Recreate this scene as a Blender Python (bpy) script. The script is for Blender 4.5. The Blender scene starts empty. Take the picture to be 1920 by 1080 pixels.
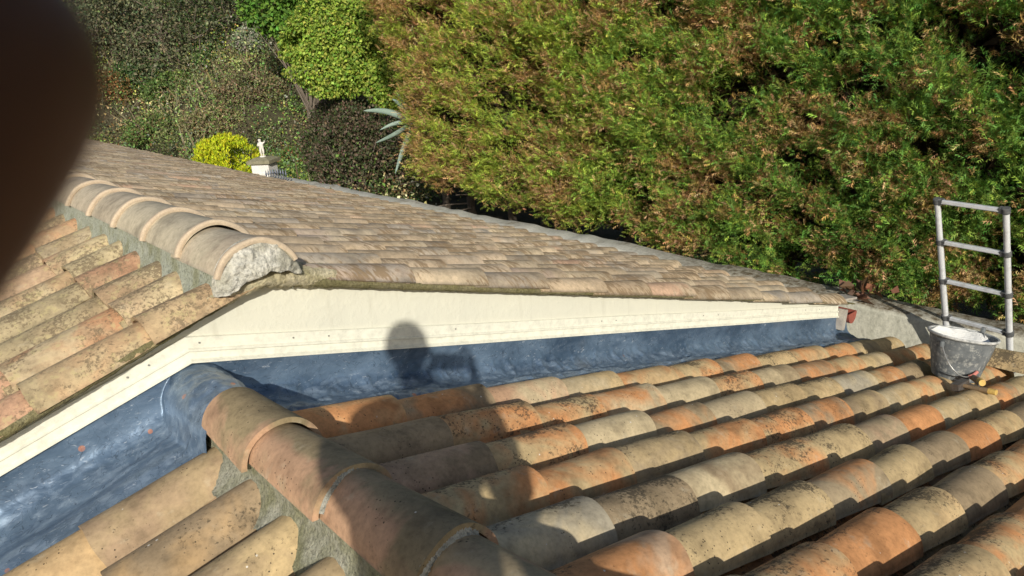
import bpy, math, numpy as np
from mathutils import Vector, Matrix
rng = np.random.default_rng(11)
scene = bpy.context.scene
COL = scene.collection

# ------------------------------------------------------------------ camera
CAM = np.array([-0.74709, -2.58153, 1.08591])
RIGHT = np.array([0.746111, -0.662468, -0.066743])
DOWN = np.array([-0.256668, -0.193676, -0.946896])
FWD = np.array([0.614362, 0.723620, -0.314538])
UP = -DOWN
cd = bpy.data.cameras.new('camera'); cam = bpy.data.objects.new('camera', cd); COL.objects.link(cam)
mw = Matrix.Identity(4)
for i in range(3):
    mw[i][0] = RIGHT[i]; mw[i][1] = UP[i]; mw[i][2] = -FWD[i]; mw[i][3] = CAM[i]
cam.matrix_world = mw
cd.sensor_width = 36.0; cd.lens = 36.0 * 1469.15 / 1920
cd.clip_start = 0.002; cd.clip_end = 400
cd.dof.use_dof = True; cd.dof.focus_distance = 4.5; cd.dof.aperture_fstop = 24.0
scene.camera = cam

# ------------------------------------------------------------------ world and sun
SUN_D = np.array([0.518, 0.768, -0.402]); SUN_D = SUN_D / np.linalg.norm(SUN_D)
elev = math.asin(-SUN_D[2]); az = math.atan2(-SUN_D[0], -SUN_D[1])
w = bpy.data.worlds.new("World"); scene.world = w; w.use_nodes = True
nt = w.node_tree; bg = nt.nodes['Background']
sky = nt.nodes.new('ShaderNodeTexSky'); sky.sky_type = 'NISHITA'; sky.sun_disc = False
sky.sun_elevation = elev; sky.sun_rotation = az; sky.dust_density = 1.5; sky.air_density = 1.0
nt.links.new(sky.outputs[0], bg.inputs[0]); bg.inputs[1].default_value = 0.10
sd = bpy.data.lights.new('sun', 'SUN'); sd.energy = 4.7; sd.angle = math.radians(0.55); sd.color = (1.0, 0.945, 0.83)
sun = bpy.data.objects.new('sun', sd); COL.objects.link(sun)
sun.rotation_euler = Vector(SUN_D).to_track_quat('-Z', 'Y').to_euler(); sun.location = (-20, -30, 20)
vs = scene.view_settings; vs.view_transform = 'Standard'; vs.look = 'None'; vs.exposure = 0.0; vs.gamma = 1.0

# ------------------------------------------------------------------ helpers
def put(o, parent=None):
    COL.objects.link(o)
    if parent is not None: o.parent = parent
    return o
def tag(o, label=None, cat=None, group=None, kind=None):
    if label: o['label'] = label
    if cat: o['category'] = cat
    if group: o['group'] = group
    if kind: o['kind'] = kind
    return o
def empty(name, loc=(0, 0, 0)):
    o = bpy.data.objects.new(name, None); o.empty_display_size = 0.1; COL.objects.link(o); o.location = loc
    return o
def child_fix(o):
    # children are modelled in world coordinates; undo the parent's offset
    if o.parent is not None: o.location = -Vector(o.parent.location) if o.parent.type == 'EMPTY' else Vector((0, 0, 0))
    return o
def npmesh(name, V, faces, mat, parent=None, smooth=True, attrs=None, fsm=None):
    """V (n,3); faces: list of int arrays, each (m,k)"""
    me = bpy.data.meshes.new(name)
    V = np.asarray(V, dtype=np.float32)
    me.vertices.add(len(V)); me.vertices.foreach_set('co', V.ravel())
    if isinstance(faces, np.ndarray): faces = [faces]
    faces = [np.asarray(f, dtype=np.int32) for f in faces if len(f)]
    loops = np.concatenate([f.ravel() for f in faces])
    tot = np.concatenate([np.full(len(f), f.shape[1], dtype=np.int32) for f in faces])
    st = np.concatenate([[0], np.cumsum(tot)[:-1]]).astype(np.int32)
    me.loops.add(len(loops)); me.loops.foreach_set('vertex_index', loops)
    me.polygons.add(len(tot)); me.polygons.foreach_set('loop_start', st); me.polygons.foreach_set('loop_total', tot)
    me.polygons.foreach_set('use_smooth', np.full(len(tot), smooth, dtype=bool) if fsm is None else fsm)
    me.update(calc_edges=True)
    if attrs:
        for k, a in attrs.items():
            a = np.asarray(a, dtype=np.float32)
            if a.shape[1] == 4:
                at = me.attributes.new(k, 'FLOAT_COLOR', 'POINT'); at.data.foreach_set('color', a.ravel())
            else:
                at = me.attributes.new(k, 'FLOAT_VECTOR', 'POINT'); at.data.foreach_set('vector', a.ravel())
    if mat is not None: me.materials.append(mat)
    o = bpy.data.objects.new(name, me); put(o, parent); child_fix(o)
    return o
def hashn(p, s=0.0):
    return (np.sin(p[..., 0]*127.1 + p[..., 1]*311.7 + p[..., 2]*74.7 + s*19.19)*43758.5453) % 1.0
def vnoise(P, scale, s=0.0):
    P = np.asarray(P, float)*scale; i = np.floor(P); f = P - i; f = f*f*(3 - 2*f); r = 0
    for dx in (0, 1):
        for dy in (0, 1):
            for dz in (0, 1):
                wgt = (f[..., 0] if dx else 1-f[..., 0])*(f[..., 1] if dy else 1-f[..., 1])*(f[..., 2] if dz else 1-f[..., 2])
                r = r + wgt*hashn(i + np.array([dx, dy, dz]), s)
    return r*2 - 1
def fbm(P, scale, s=0.0, o=4):
    r = 0; a = 1.0; t = 0
    for k in range(o): r = r + a*vnoise(P, scale*2**k, s+k*3.3); t += a; a *= 0.5
    return r/t
def grid_faces(nu, nv, off=0):
    a = np.arange(nu-1)[:, None]*nv + np.arange(nv-1)[None, :]
    return (np.stack([a, a+nv, a+nv+1, a+1], -1).reshape(-1, 4) + off)
class MB:
    def __init__(s): s.V = []; s.F = {3: [], 4: []}; s.n = 0; s.sm = []
    def add(s, V, F):
        V = np.asarray(V, float); F = np.asarray(F, int)
        s.V.append(V); s.F[F.shape[1]].append(F + s.n); s.n += len(V)
    def box(s, c, ax, h):
        """c centre, ax 3 axes rows, h half sizes; slightly chamfered look comes from material"""
        c = np.array(c, float); ax = np.array(ax, float); h = np.array(h, float)
        sg = np.array([[x, y, z] for x in (-1, 1) for y in (-1, 1) for z in (-1, 1)], float)
        V = c + (sg*h) @ ax
        F = [[0, 1, 3, 2], [4, 6, 7, 5], [0, 4, 5, 1], [2, 3, 7, 6], [0, 2, 6, 4], [1, 5, 7, 3]]
        s.add(V, F)
    def tube(s, pts, r, n=10, caps=True):
        pts = np.array(pts, float); m = len(pts); r = np.broadcast_to(np.array(r, float), (m,))
        T = np.gradient(pts, axis=0); T /= np.linalg.norm(T, axis=1)[:, None] + 1e-12
        ref = np.array([0, 0, 1.0]) if abs(T[0][2]) < 0.9 else np.array([1.0, 0, 0])
        V = []
        a = np.linspace(0, 2*np.pi, n, endpoint=False)
        for k in range(m):
            x = np.cross(ref, T[k]); x /= np.linalg.norm(x); y = np.cross(T[k], x)
            V.append(pts[k] + r[k]*(np.cos(a)[:, None]*x + np.sin(a)[:, None]*y))
        V = np.concatenate(V); F = []
        for k in range(m-1):
            for j in range(n): F.append([k*n+j, k*n+(j+1) % n, (k+1)*n+(j+1) % n, (k+1)*n+j])
        s.add(V, F)
        if caps:
            for k, rev in ((0, True), (m-1, False)):
                ring = V[k*n:(k+1)*n]; c = pts[k]
                VV = np.concatenate([ring, [c]]); FF = [[n, (j+1) % n, j] if rev else [n, j, (j+1) % n] for j in range(n)]
                s.add(VV, FF)
    def lathe(s, c, ax, prof, n=32, squash=None):
        c = np.array(c, float); z = np.array(ax, float); z /= np.linalg.norm(z)
        x = np.cross([0, 1.0, 0], z); x /= np.linalg.norm(x); y = np.cross(z, x)
        a = np.linspace(0, 2*np.pi, n, endpoint=False); V = []
        for (r, h) in prof:
            V.append(c + z*h + r*(np.cos(a)[:, None]*x + np.sin(a)[:, None]*y))
        F = []
        for k in range(len(prof)-1):
            for j in range(n): F.append([k*n+j, k*n+(j+1) % n, (k+1)*n+(j+1) % n, (k+1)*n+j])
        s.add(np.concatenate(V), F)
    def build(s, name, mat, parent=None, smooth=False):
        F = [np.concatenate(v) for v in s.F.values() if v]
        o = npmesh(name, np.concatenate(s.V), F, mat, parent, smooth)
        if smooth:
            o.data.shade_smooth() if hasattr(o.data, 'shade_smooth') else None
            try: o.data.set_sharp_from_angle(angle=math.radians(40))
            except Exception: pass
        return o
IDN = np.eye(3)

# ------------------------------------------------------------------ materials
class NT:
    def __init__(s, name):
        s.m = bpy.data.materials.new(name); s.m.use_nodes = True; s.t = s.m.node_tree
        s.b = s.t.nodes['Principled BSDF']; s.out = s.t.nodes['Material Output']
    def n(s, typ, **k):
        nd = s.t.nodes.new('ShaderNode' + typ)
        for a, v in k.items(): setattr(nd, a, v)
        return nd
    def l(s, a, b): s.t.links.new(a, b)
    def pos(s): return s.n('NewGeometry').outputs['Position']
    def attr(s, nm):
        a = s.n('Attribute'); a.attribute_name = nm; return a
    def sep(s, v):
        x = s.n('SeparateXYZ'); s.l(v, x.inputs[0]); return x.outputs
    def math(s, op, a, b=None, c=None, clamp=False):
        m = s.n('Math', operation=op); m.use_clamp = clamp
        for i, q in enumerate((a, b, c)):
            if q is None: continue
            if isinstance(q, (int, float)): m.inputs[i].default_value = q
            else: s.l(q, m.inputs[i])
        return m.outputs[0]
    def vadd(s, a, b, scale=1.0):
        m = s.n('VectorMath', operation='MULTIPLY_ADD')
        s.l(b, m.inputs[0]); m.inputs[1].default_value = (scale,)*3; s.l(a, m.inputs[2]); return m.outputs[0]
    def vmul(s, a, v):
        m = s.n('VectorMath', operation='MULTIPLY'); s.l(a, m.inputs[0]); m.inputs[1].default_value = v; return m.outputs[0]
    def rot(s, a, e):
        m = s.n('Mapping'); m.vector_type = 'POINT'; s.l(a, m.inputs[0]); m.inputs['Rotation'].default_value = e; return m.outputs[0]
    def noise(s, vec, scale, detail=3, rough=0.55, dist=0.0):
        n = s.n('TexNoise'); n.inputs['Scale'].default_value = scale; n.inputs['Detail'].default_value = detail
        n.inputs['Roughness'].default_value = rough; n.inputs['Distortion'].default_value = dist
        if vec is not None: s.l(vec, n.inputs['Vector'])
        return n.outputs['Fac']
    def ramp(s, fac, stops, interp='LINEAR'):
        r = s.n('ValToRGB'); cr = r.color_ramp; cr.interpolation = interp
        while len(cr.elements) < len(stops): cr.elements.new(0.5)
        for e, (p, c) in zip(cr.elements, stops):
            e.position = p; e.color = (c[0], c[1], c[2], 1) if hasattr(c, '__len__') else (c, c, c, 1)
        s.l(fac, r.inputs[0]); return r.outputs[0]
    def rng(s, v, a, b, c=0.0, d=1.0):
        m = s.n('MapRange'); s.l(v, m.inputs[0])
        for i, q in enumerate((a, b, c, d)): m.inputs[i+1].default_value = q
        return m.outputs[0]
    def mix(s, f, a, b, blend='MIX'):
        m = s.n('Mix', data_type='RGBA', blend_type=blend)
        for sock, q in ((m.inputs[0], f), (m.inputs[6], a), (m.inputs[7], b)):
            if isinstance(q, (int, float)): sock.default_value = q
            elif isinstance(q, tuple): sock.default_value = (*q, 1)
            else: s.l(q, sock)
        return m.outputs[2]
    def fin(s, col, rough=0.8, bump=None, bs=0.3, bd=0.003, metal=0.0, spec=0.3):
        if isinstance(col, tuple): s.b.inputs['Base Color'].default_value = (*col, 1)
        else: s.l(col, s.b.inputs['Base Color'])
        if isinstance(rough, (int, float)): s.b.inputs['Roughness'].default_value = rough
        else: s.l(rough, s.b.inputs['Roughness'])
        s.b.inputs['Metallic'].default_value = metal; s.b.inputs['Specular IOR Level'].default_value = spec
        if bump is not None:
            b = s.n('Bump'); b.inputs['Strength'].default_value = bs; b.inputs['Distance'].default_value = bd
            s.l(bump, b.inputs['Height']); s.l(b.outputs[0], s.b.inputs['Normal'])
        return s.m

def tile_material(name, ramp1, ramp2, algae=(0.075, 0.06, 0.04), amt=(0.62, 0.40), spots=True, streak=None, lichen=None, bias=False, crown=False):
    t = NT(name); P = t.pos(); rnd = t.attr('rnd').outputs['Vector']; tuv = t.attr('tuv').outputs['Vector']
    rs = t.sep(rnd); us = t.sep(tuv)
    Q = t.vadd(P, rnd, 43.7)
    c1 = t.ramp(rs[0], ramp1); c2 = t.ramp(rs[1], ramp2)
    n1 = t.noise(Q, 5.5, 3, 0.6, 0.6)
    f1 = t.rng(t.math('ADD', n1, t.math('MULTIPLY', us[0], 0.16)), 0.50, 0.72)
    if crown:
        uc = t.math('ABSOLUTE', t.math('SUBTRACT', us[1], 0.56))
        f1 = t.math('ADD', f1, t.rng(t.math('SUBTRACT', uc, t.math('MULTIPLY', t.math('SUBTRACT', n1, 0.5), 0.5)), 0.12, 0.30, 0.9, -0.2), clamp=True)
    c = t.mix(f1, c1, c2)
    # fine mottling of the clay
    n2 = t.noise(Q, 60, 4, 0.7)
    c = t.mix(1.0, c, t.ramp(n2, [(0.25, 0.72), (0.5, 1.0), (0.75, 1.18)]), 'MULTIPLY')
    # pale scraped / limewashed areas
    n3 = t.noise(Q, 14, 4, 0.65)
    c = t.mix(t.math('MULTIPLY', t.rng(n3, 0.60, 0.75), 0.45), c, (0.50, 0.44, 0.32))
    wz_ = t.noise(P, 2.4, 4, 0.6)
    c = t.mix(1.0, c, t.ramp(wz_, [(0.30, 1.10), (0.5, 1.0), (0.70, 0.80)]), 'MULTIPLY')
    nk_ = t.noise(Q, 9.5, 3, 0.6)
    c = t.mix(1.0, c, t.ramp(nk_, [(0.30, 1.15), (0.52, 1.0), (0.70, 0.68)]), 'MULTIPLY')
    # dark algae crust
    nl = t.noise(Q, 8.0, 2, 0.5); nh = t.noise(Q, 75 if streak is None else 40, 5, 0.75)
    if streak is not None:
        S = t.vmul(t.rot(P, streak[0]), streak[1]); S = t.vadd(S, rnd, 23.0)
        nh = t.noise(S, 1.0, 4, 0.62, 0.6)
    lo = t.rng(rs[2], 0.0, 1.0, amt[0], amt[1])
    a = t.math('ADD', nh, t.math('MULTIPLY', t.math('SUBTRACT', nl, 0.5), 0.55))
    if bias: a = t.math('ADD', a, t.rng(us[1], 0.38, 0.62, -0.10, 0.06))
    am = t.math('MULTIPLY', t.math('SUBTRACT', a, lo), 10.0, clamp=True)
    c = t.mix(t.math('MULTIPLY', am, 0.85), c, algae)
    if lichen is not None:
        ln = t.noise(Q, 30, 4, 0.7)
        c = t.mix(t.math('MULTIPLY', t.rng(ln, 0.56, 0.62), lichen[1]), c, lichen[0])
    if spots:
        v = t.n('TexVoronoi'); v.inputs['Scale'].default_value = 70; t.l(Q, v.inputs['Vector'])
        sp = t.math('MULTIPLY', t.math('LESS_THAN', v.outputs['Distance'], 0.16), t.rng(t.noise(Q, 6, 2), 0.54, 0.60))
        c = t.mix(t.math('MULTIPLY', sp, 0.9), c, (0.035, 0.028, 0.022))
        v2 = t.n('TexVoronoi'); v2.inputs['Scale'].default_value = 28; t.l(Q, v2.inputs['Vector'])
        sp2 = t.math('MULTIPLY', t.math('LESS_THAN', v2.outputs['Distance'], 0.09), t.rng(t.noise(Q, 9, 2), 0.60, 0.64))
        c = t.mix(sp2, c, (0.62, 0.58, 0.50))
    bump = t.math('ADD', t.math('MULTIPLY', n2, 0.5), t.math('ADD', t.math('MULTIPLY', am, 0.5), t.math('MULTIPLY', n1, 1.0)))
    return t.fin(c, 0.82, bump, 0.5, 0.0035, spec=0.25)

SAND = (0.46, 0.345, 0.185); PALE = (0.50, 0.405, 0.25); OCH = (0.42, 0.28, 0.14); ORA = (0.52, 0.25, 0.105)
PINK = (0.48, 0.32, 0.21); GREY = (0.28, 0.21, 0.13); DKGR = (0.17, 0.145, 0.115); STEEL = (0.33, 0.29, 0.215)
m_tile = tile_material('near_clay_tiles',
    [(0.0, SAND), (0.28, SAND), (0.36, GREY), (0.46, PALE), (0.58, OCH), (0.66, ORA), (0.80, ORA), (0.88, PINK), (1.0, STEEL)],
    [(0.0, OCH), (0.15, ORA), (0.35, ORA), (0.48, SAND), (0.62, GREY), (0.75, SAND), (0.88, PINK), (1.0, PALE)], amt=(0.70, 0.435), bias=True)
m_tile_l = tile_material('near_left_tiles',
    [(0.0, OCH), (0.35, SAND), (0.65, (0.46, 0.30, 0.16)), (0.85, GREY), (1.0, SAND)],
    [(0.0, SAND), (0.3, (0.46, 0.31, 0.20)), (0.6, GREY), (0.8, OCH), (1.0, (0.30, 0.24, 0.19))], amt=(0.72, 0.52))
m_ridge = tile_material('near_ridge_clay', [(0.0, (0.42, 0.27, 0.17)), (1.0, (0.46, 0.28, 0.175))],
    [(0.0, (0.24, 0.19, 0.115)), (0.4, (0.27, 0.21, 0.12)), (1.0, (0.36, 0.28, 0.17))], amt=(0.78, 0.60), crown=True)
UP1 = [(0.0, (0.49, 0.39, 0.26)), (0.2, (0.54, 0.43, 0.295)), (0.35, (0.44, 0.33, 0.21)), (0.5, (0.33, 0.265, 0.19)), (0.62, (0.48, 0.36, 0.24)), (0.75, (0.58, 0.47, 0.31)), (0.86, (0.52, 0.34, 0.23)), (0.95, (0.38, 0.33, 0.27)), (1.0, (0.26, 0.215, 0.165))]
UP2 = [(0.0, (0.35, 0.31, 0.26)), (0.3, (0.51, 0.415, 0.285)), (0.5, (0.36, 0.29, 0.20)), (0.75, (0.50, 0.38, 0.25)), (1.0, (0.40, 0.36, 0.30))]
m_tile_ur = tile_material('upper_right_tiles', UP1, UP2, (0.235, 0.165, 0.095), (0.62, 0.40), False,
    ((0, 0, math.radians(-30)), (60, 14, 14)))
m_tile_ul = tile_material('upper_left_tiles',
    [(0.0, (0.40, 0.32, 0.19)), (0.3, (0.44, 0.24, 0.13)), (0.5, (0.43, 0.27, 0.18)), (0.7, (0.37, 0.30, 0.18)), (0.85, (0.56, 0.46, 0.28)), (1.0, (0.30, 0.25, 0.18))],
    [(0.0, (0.44, 0.34, 0.2)), (0.4, (0.30, 0.25, 0.15)), (0.7, (0.42, 0.25, 0.15)), (1.0, (0.45, 0.37, 0.23))],
    (0.17, 0.13, 0.08), (0.58, 0.41), False, lichen=((0.42, 0.36, 0.18), 0.5))
m_uridge = tile_material('upper_ridge_clay', [(0.0, (0.47, 0.41, 0.30)), (1.0, (0.43, 0.36, 0.27))],
    [(0.0, (0.40, 0.36, 0.27)), (1.0, (0.48, 0.37, 0.27))], amt=(0.85, 0.75), spots=False)
def simple(name, c1, c2, s1, rough=0.8, bs=0.3, bd=0.003, s2=None, metal=0.0, spec=0.3, det=4):
    t = NT(name); P = t.pos(); n = t.noise(P, s1, det, 0.65)
    c = t.mix(t.rng(n, 0.35, 0.65), c1, c2); n2 = t.noise(P, s2 or s1*6, 4, 0.7)
    c = t.mix(1.0, c, t.ramp(n2, [(0.25, 0.8), (0.5, 1.0), (0.8, 1.15)]), 'MULTIPLY')
    return t.fin(c, rough, n2, bs, bd, metal, spec)
m_lip = simple('pale_ridge_lip', (0.53, 0.43, 0.31), (0.44, 0.35, 0.255), 26, 0.85)
def mortar(name, a, b, moss, mamt, bs=0.9):
    t = NT(name); P = t.pos(); n = t.noise(P, 25, 5, 0.7); n2 = t.noise(P, 110, 4, 0.75); n3 = t.noise(P, 9, 4, 0.6)
    c = t.mix(t.rng(n, 0.35, 0.65), a, b)
    c = t.mix(t.math('MULTIPLY', t.rng(n3, 0.5-mamt*0.3, 0.62), 0.6), c, moss)
    c = t.mix(1.0, c, t.ramp(n2, [(0.3, 0.45), (0.5, 1.0), (0.75, 1.3)]), 'MULTIPLY')
    return t.fin(c, 0.95, t.math('ADD', n, n2), bs, 0.012, spec=0.1)
m_mort_n = mortar('ridge_mortar', (0.42, 0.41, 0.33), (0.30, 0.30, 0.23), (0.20, 0.20, 0.09), 0.25)
m_mort_g = mortar('grey_joint_mortar', (0.42, 0.42, 0.37), (0.30, 0.31, 0.27), (0.36, 0.36, 0.32), 0.2)
m_mort_u = mortar('upper_ridge_mortar', (0.46, 0.48, 0.40), (0.38, 0.40, 0.32), (0.24, 0.24, 0.12), 0.15)
m_mort_w = mortar('whitish_mortar', (0.68, 0.66, 0.59), (0.50, 0.49, 0.43), (0.40, 0.38, 0.29), 0.15)
m_mort_v = mortar('verge_mortar', (0.30, 0.27, 0.16), (0.17, 0.15, 0.085), (0.17, 0.155, 0.06), 0.5)

t = NT('cream_render'); P = t.pos(); n = t.noise(P, 3.0, 4, 0.6); n2 = t.noise(P, 26, 4, 0.62); n3 = t.noise(P, 240, 2, 0.5)
c = t.mix(t.rng(n, 0.3, 0.7), (0.635, 0.625, 0.525), (0.595, 0.588, 0.50))
nd_ = t.noise(t.vmul(P, (1, 1, 0.12)), 16, 4, 0.65)
c = t.mix(t.math('MULTIPLY', t.rng(nd_, 0.56, 0.75), 0.35), c, (0.40, 0.385, 0.31))
m_cream = t.fin(c, 0.75, t.math('ADD', t.math('MULTIPLY', t.rng(n2, 0.45, 0.75), 1.0), t.math('MULTIPLY', n3, 0.12)), 0.22, 0.006, spec=0.2)
m_rail = simple('cream_painted_metal', (0.70, 0.69, 0.585), (0.685, 0.675, 0.575), 5, 0.45, 0.05, 0.001, spec=0.4)
m_screw = simple('screw_steel', (0.42, 0.41, 0.38), (0.34, 0.33, 0.31), 90, 0.5, metal=0.7)

# lead sheet, with its highlights painted into the colour
t = NT('lead_sheet'); P = t.pos(); n = t.noise(t.vmul(P, (0.55, 1, 1)), 5.5, 5, 0.6, 0.4); n2 = t.noise(t.vmul(P, (0.5, 1, 1)), 30, 5, 0.72, 0.3); n3 = t.noise(t.vmul(P, (0.35, 1.0, 1.0)), 60, 4, 0.7, 1.5)
c = t.mix(t.rng(n, 0.35, 0.65), (0.048, 0.084, 0.140), (0.140, 0.208, 0.300))
u0_ = t.sep(t.attr('tuv').outputs['Vector'])[0]
c = t.mix(t.math('MULTIPLY', t.rng(n2, 0.46, 0.66), t.rng(u0_, 0.18, 0.40, 0.15, 0.7)), c, (0.31, 0.39, 0.49))  # pale highlight patches painted in, kept weak on the upstand
uu = t.sep(t.attr('tuv').outputs['Vector'])[0]
c = t.mix(t.math('MULTIPLY', t.rng(uu, 0.25, 0.45), 0.35), c, (0.20, 0.27, 0.36))  # convex outer part painted lighter, like the side that catches light
ns = t.noise(t.vmul(P, (0.3, 1.0, 1.0)), 130, 3, 0.65, 1.0); nm = t.noise(P, 5, 3, 0.6)
c = t.mix(t.math('MULTIPLY', t.rng(ns, 0.64, 0.72), t.rng(nm, 0.46, 0.66, 0, 0.8)), c, (0.46, 0.51, 0.57))  # white highlight specks and streaks put into the colour
c = t.mix(t.math('MULTIPLY', t.rng(n3, 0.62, 0.70), 0.7), c, (0.46, 0.51, 0.58))
wv_ = t.noise(t.rot(P, (0, 0, 0.5)), 9, 2, 0.5, 2.5)
c = t.mix(t.math('MULTIPLY', t.math('LESS_THAN', t.math('ABSOLUTE', t.math('SUBTRACT', wv_, 0.5)), 0.006), 0.55), c, (0.03, 0.045, 0.07))
nb = t.noise(P, 2.3, 3, 0.6)
c = t.mix(t.math('MULTIPLY', t.rng(nb, 0.60, 0.72), 0.45), c, (0.16, 0.145, 0.12))
vv = t.n('TexVoronoi'); vv.inputs['Scale'].default_value = 7.0; t.l(P, vv.inputs['Vector'])
spt = t.math('MULTIPLY', t.math('LESS_THAN', vv.outputs['Distance'], 0.07), t.rng(t.noise(P, 3.1, 2), 0.52, 0.56))
c = t.mix(t.math('MULTIPLY', spt, 0.7), c, (0.50, 0.20, 0.10))
m_lead = t.fin(c, t.rng(n2, 0.3, 0.7, 0.27, 0.52), t.math('ADD', t.math('MULTIPLY', n, 1.6), t.math('ADD', t.math('MULTIPLY', n2, 0.35), t.math('MULTIPLY', n3, 0.06))), 0.45, 0.010, metal=0.35, spec=0.5)

t = NT('old_concrete_wall'); P = t.pos(); n = t.noise(P, 2.2, 5, 0.6); n2 = t.noise(P, 30, 5, 0.7); n3 = t.noise(t.vmul(P, (1, 1, 0.25)), 7, 4, 0.6)
c = t.mix(t.rng(n, 0.3, 0.7), (0.57, 0.555, 0.46), (0.48, 0.47, 0.39)); c = t.mix(t.math('MULTIPLY', t.rng(n3, 0.52, 0.68), 0.4), c, (0.25, 0.25, 0.19))
zz = t.sep(t.n('NewGeometry').outputs['Normal'])
topf = t.rng(zz[2], 0.3, 0.8)
cm = t.mix(t.rng(t.noise(P, 16, 5, 0.75), 0.40, 0.60), (0.38, 0.36, 0.30), (0.12, 0.095, 0.06))
yf = t.rng(t.sep(P)[1], 1.6, 3.4)
cm = t.mix(t.math('MULTIPLY', yf, t.rng(t.noise(P, 3.0, 3), 0.25, 0.45)), cm, (0.46, 0.455, 0.41))
c = t.mix(topf, c, cm)
c = t.mix(1.0, c, t.ramp(n2, [(0.3, 0.75), (0.5, 1.0), (0.75, 1.2)]), 'MULTIPLY')
m_conc = t.fin(c, 0.92, n2, 0.6, 0.01, spec=0.15)
m_wallr = simple('plaster_wall', (0.55, 0.50, 0.38), (0.48, 0.43, 0.33), 3, 0.9)
m_deck = simple('roof_deck_dark', (0.10, 0.075, 0.05), (0.06, 0.045, 0.03), 12, 0.95)
m_alu = NT('brushed_aluminium'); P = m_alu.pos(); n = m_alu.noise(m_alu.vmul(P, (1, 1, 0.1)), 120, 3, 0.6)
nd = m_alu.noise(P, 18, 4, 0.6)
m_alu = m_alu.fin(m_alu.mix(m_alu.rng(nd, 0.5, 0.7), (0.78, 0.80, 0.83), (0.62, 0.62, 0.62)), m_alu.rng(n, 0.3, 0.7, 0.3, 0.48), n, 0.08, 0.001, metal=0.40)
m_plas = simple('dark_grey_plastic', (0.07, 0.075, 0.08), (0.12, 0.12, 0.12), 30, 0.55)
t = NT('dusty_rubber_bucket'); P = t.pos(); n = t.noise(P, 9, 5, 0.65); n2 = t.noise(P, 34, 4, 0.7)
c = t.mix(t.rng(n, 0.35, 0.7), (0.085, 0.095, 0.102), (0.20, 0.215, 0.22)); c = t.mix(t.math('MULTIPLY', t.rng(n2, 0.52, 0.66), 0.75), c, (0.40, 0.40, 0.37))
m_bucket = t.fin(c, 0.6, n2, 0.3, 0.003)
t = NT('plaster_residue'); P = t.pos(); n = t.noise(P, 20, 5, 0.7); n2 = t.noise(P, 70, 4, 0.7)
m_plaster = t.fin(t.mix(t.rng(n, 0.55, 0.70), (0.80, 0.79, 0.75), (0.60, 0.60, 0.57)), 0.85, t.math('ADD', n, n2), 0.4, 0.015)
m_rim = simple('plastered_rim', (0.60, 0.60, 0.57), (0.25, 0.26, 0.26), 30, 0.7)
m_wire = simple('bucket_wire', (0.5, 0.5, 0.48), (0.4, 0.4, 0.38), 40, 0.4, metal=0.7)
m_pink = simple('pink_grip', (0.62, 0.24, 0.19), (0.5, 0.18, 0.15), 40, 0.6)
m_wood = simple('yellow_wood_end', (0.62, 0.42, 0.12), (0.5, 0.33, 0.10), 60, 0.7)
m_woodd = simple('worn_tool_wood', (0.30, 0.20, 0.11), (0.18, 0.13, 0.08), 30, 0.7)
m_steel = simple('rusty_tool_steel', (0.20, 0.19, 0.18), (0.12, 0.09, 0.07), 40, 0.5, metal=0.6)
m_gut = simple('terracotta_gutter', (0.30, 0.085, 0.06), (0.24, 0.07, 0.05), 12, 0.55)
m_white = simple('white_painted_render', (0.74, 0.72, 0.68), (0.66, 0.64, 0.60), 6, 0.8)
m_stat = simple('white_statue_stone', (0.74, 0.71, 0.66), (0.60, 0.57, 0.51), 22, 0.7)
m_cap = simple('mossy_cap_stone', (0.27, 0.25, 0.17), (0.20, 0.19, 0.12), 14, 0.9)
m_iron = simple('grey_iron', (0.13, 0.15, 0.19), (0.08, 0.09, 0.12), 20, 0.5, metal=0.3)
m_soil = simple('bank_soil', (0.085, 0.070, 0.042), (0.045, 0.045, 0.022), 1.7, 0.95, 0.8, 0.05, 20)
m_rock = simple('grey_rock', (0.36, 0.35, 0.32), (0.22, 0.21, 0.19), 5, 0.9, 0.8, 0.03)
m_bark = simple('grey_bark', (0.19, 0.155, 0.12), (0.11, 0.09, 0.07), 14, 0.9, 0.7, 0.01)
m_skin = NT('skin'); n = m_skin.noise(m_skin.pos(), 60, 3)
m_skin.b.inputs['Subsurface Weight'].default_value = 0.12; m_skin.b.inputs['Subsurface Radius'].default_value = (0.004, 0.0015, 0.0008)
m_skin = m_skin.fin(m_skin.mix(n, (0.19, 0.095, 0.06), (0.16, 0.08, 0.05)), 0.55, m_skin.noise(m_skin.pos(), 900, 2), 0.15, 0.0006)
m_jack = simple('navy_work_jacket', (0.035, 0.045, 0.07), (0.025, 0.03, 0.05), 8, 0.9)
m_trou = simple('grey_work_trousers', (0.10, 0.10, 0.10), (0.07, 0.07, 0.07), 9, 0.9)
m_shoe = simple('brown_boots', (0.08, 0.05, 0.03), (0.05, 0.035, 0.02), 20, 0.7)
m_hair = simple('dark_hair', (0.03, 0.022, 0.015), (0.02, 0.015, 0.01), 90, 0.6)
m_phone = simple('black_phone', (0.012, 0.012, 0.014), (0.02, 0.02, 0.022), 10, 0.25)
m_glass = simple('screen_glass', (0.008, 0.008, 0.01), (0.012, 0.012, 0.014), 5, 0.08, spec=0.5)
m_eye = simple('eye_white', (0.7, 0.68, 0.64), (0.65, 0.63, 0.6), 30, 0.3)

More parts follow.
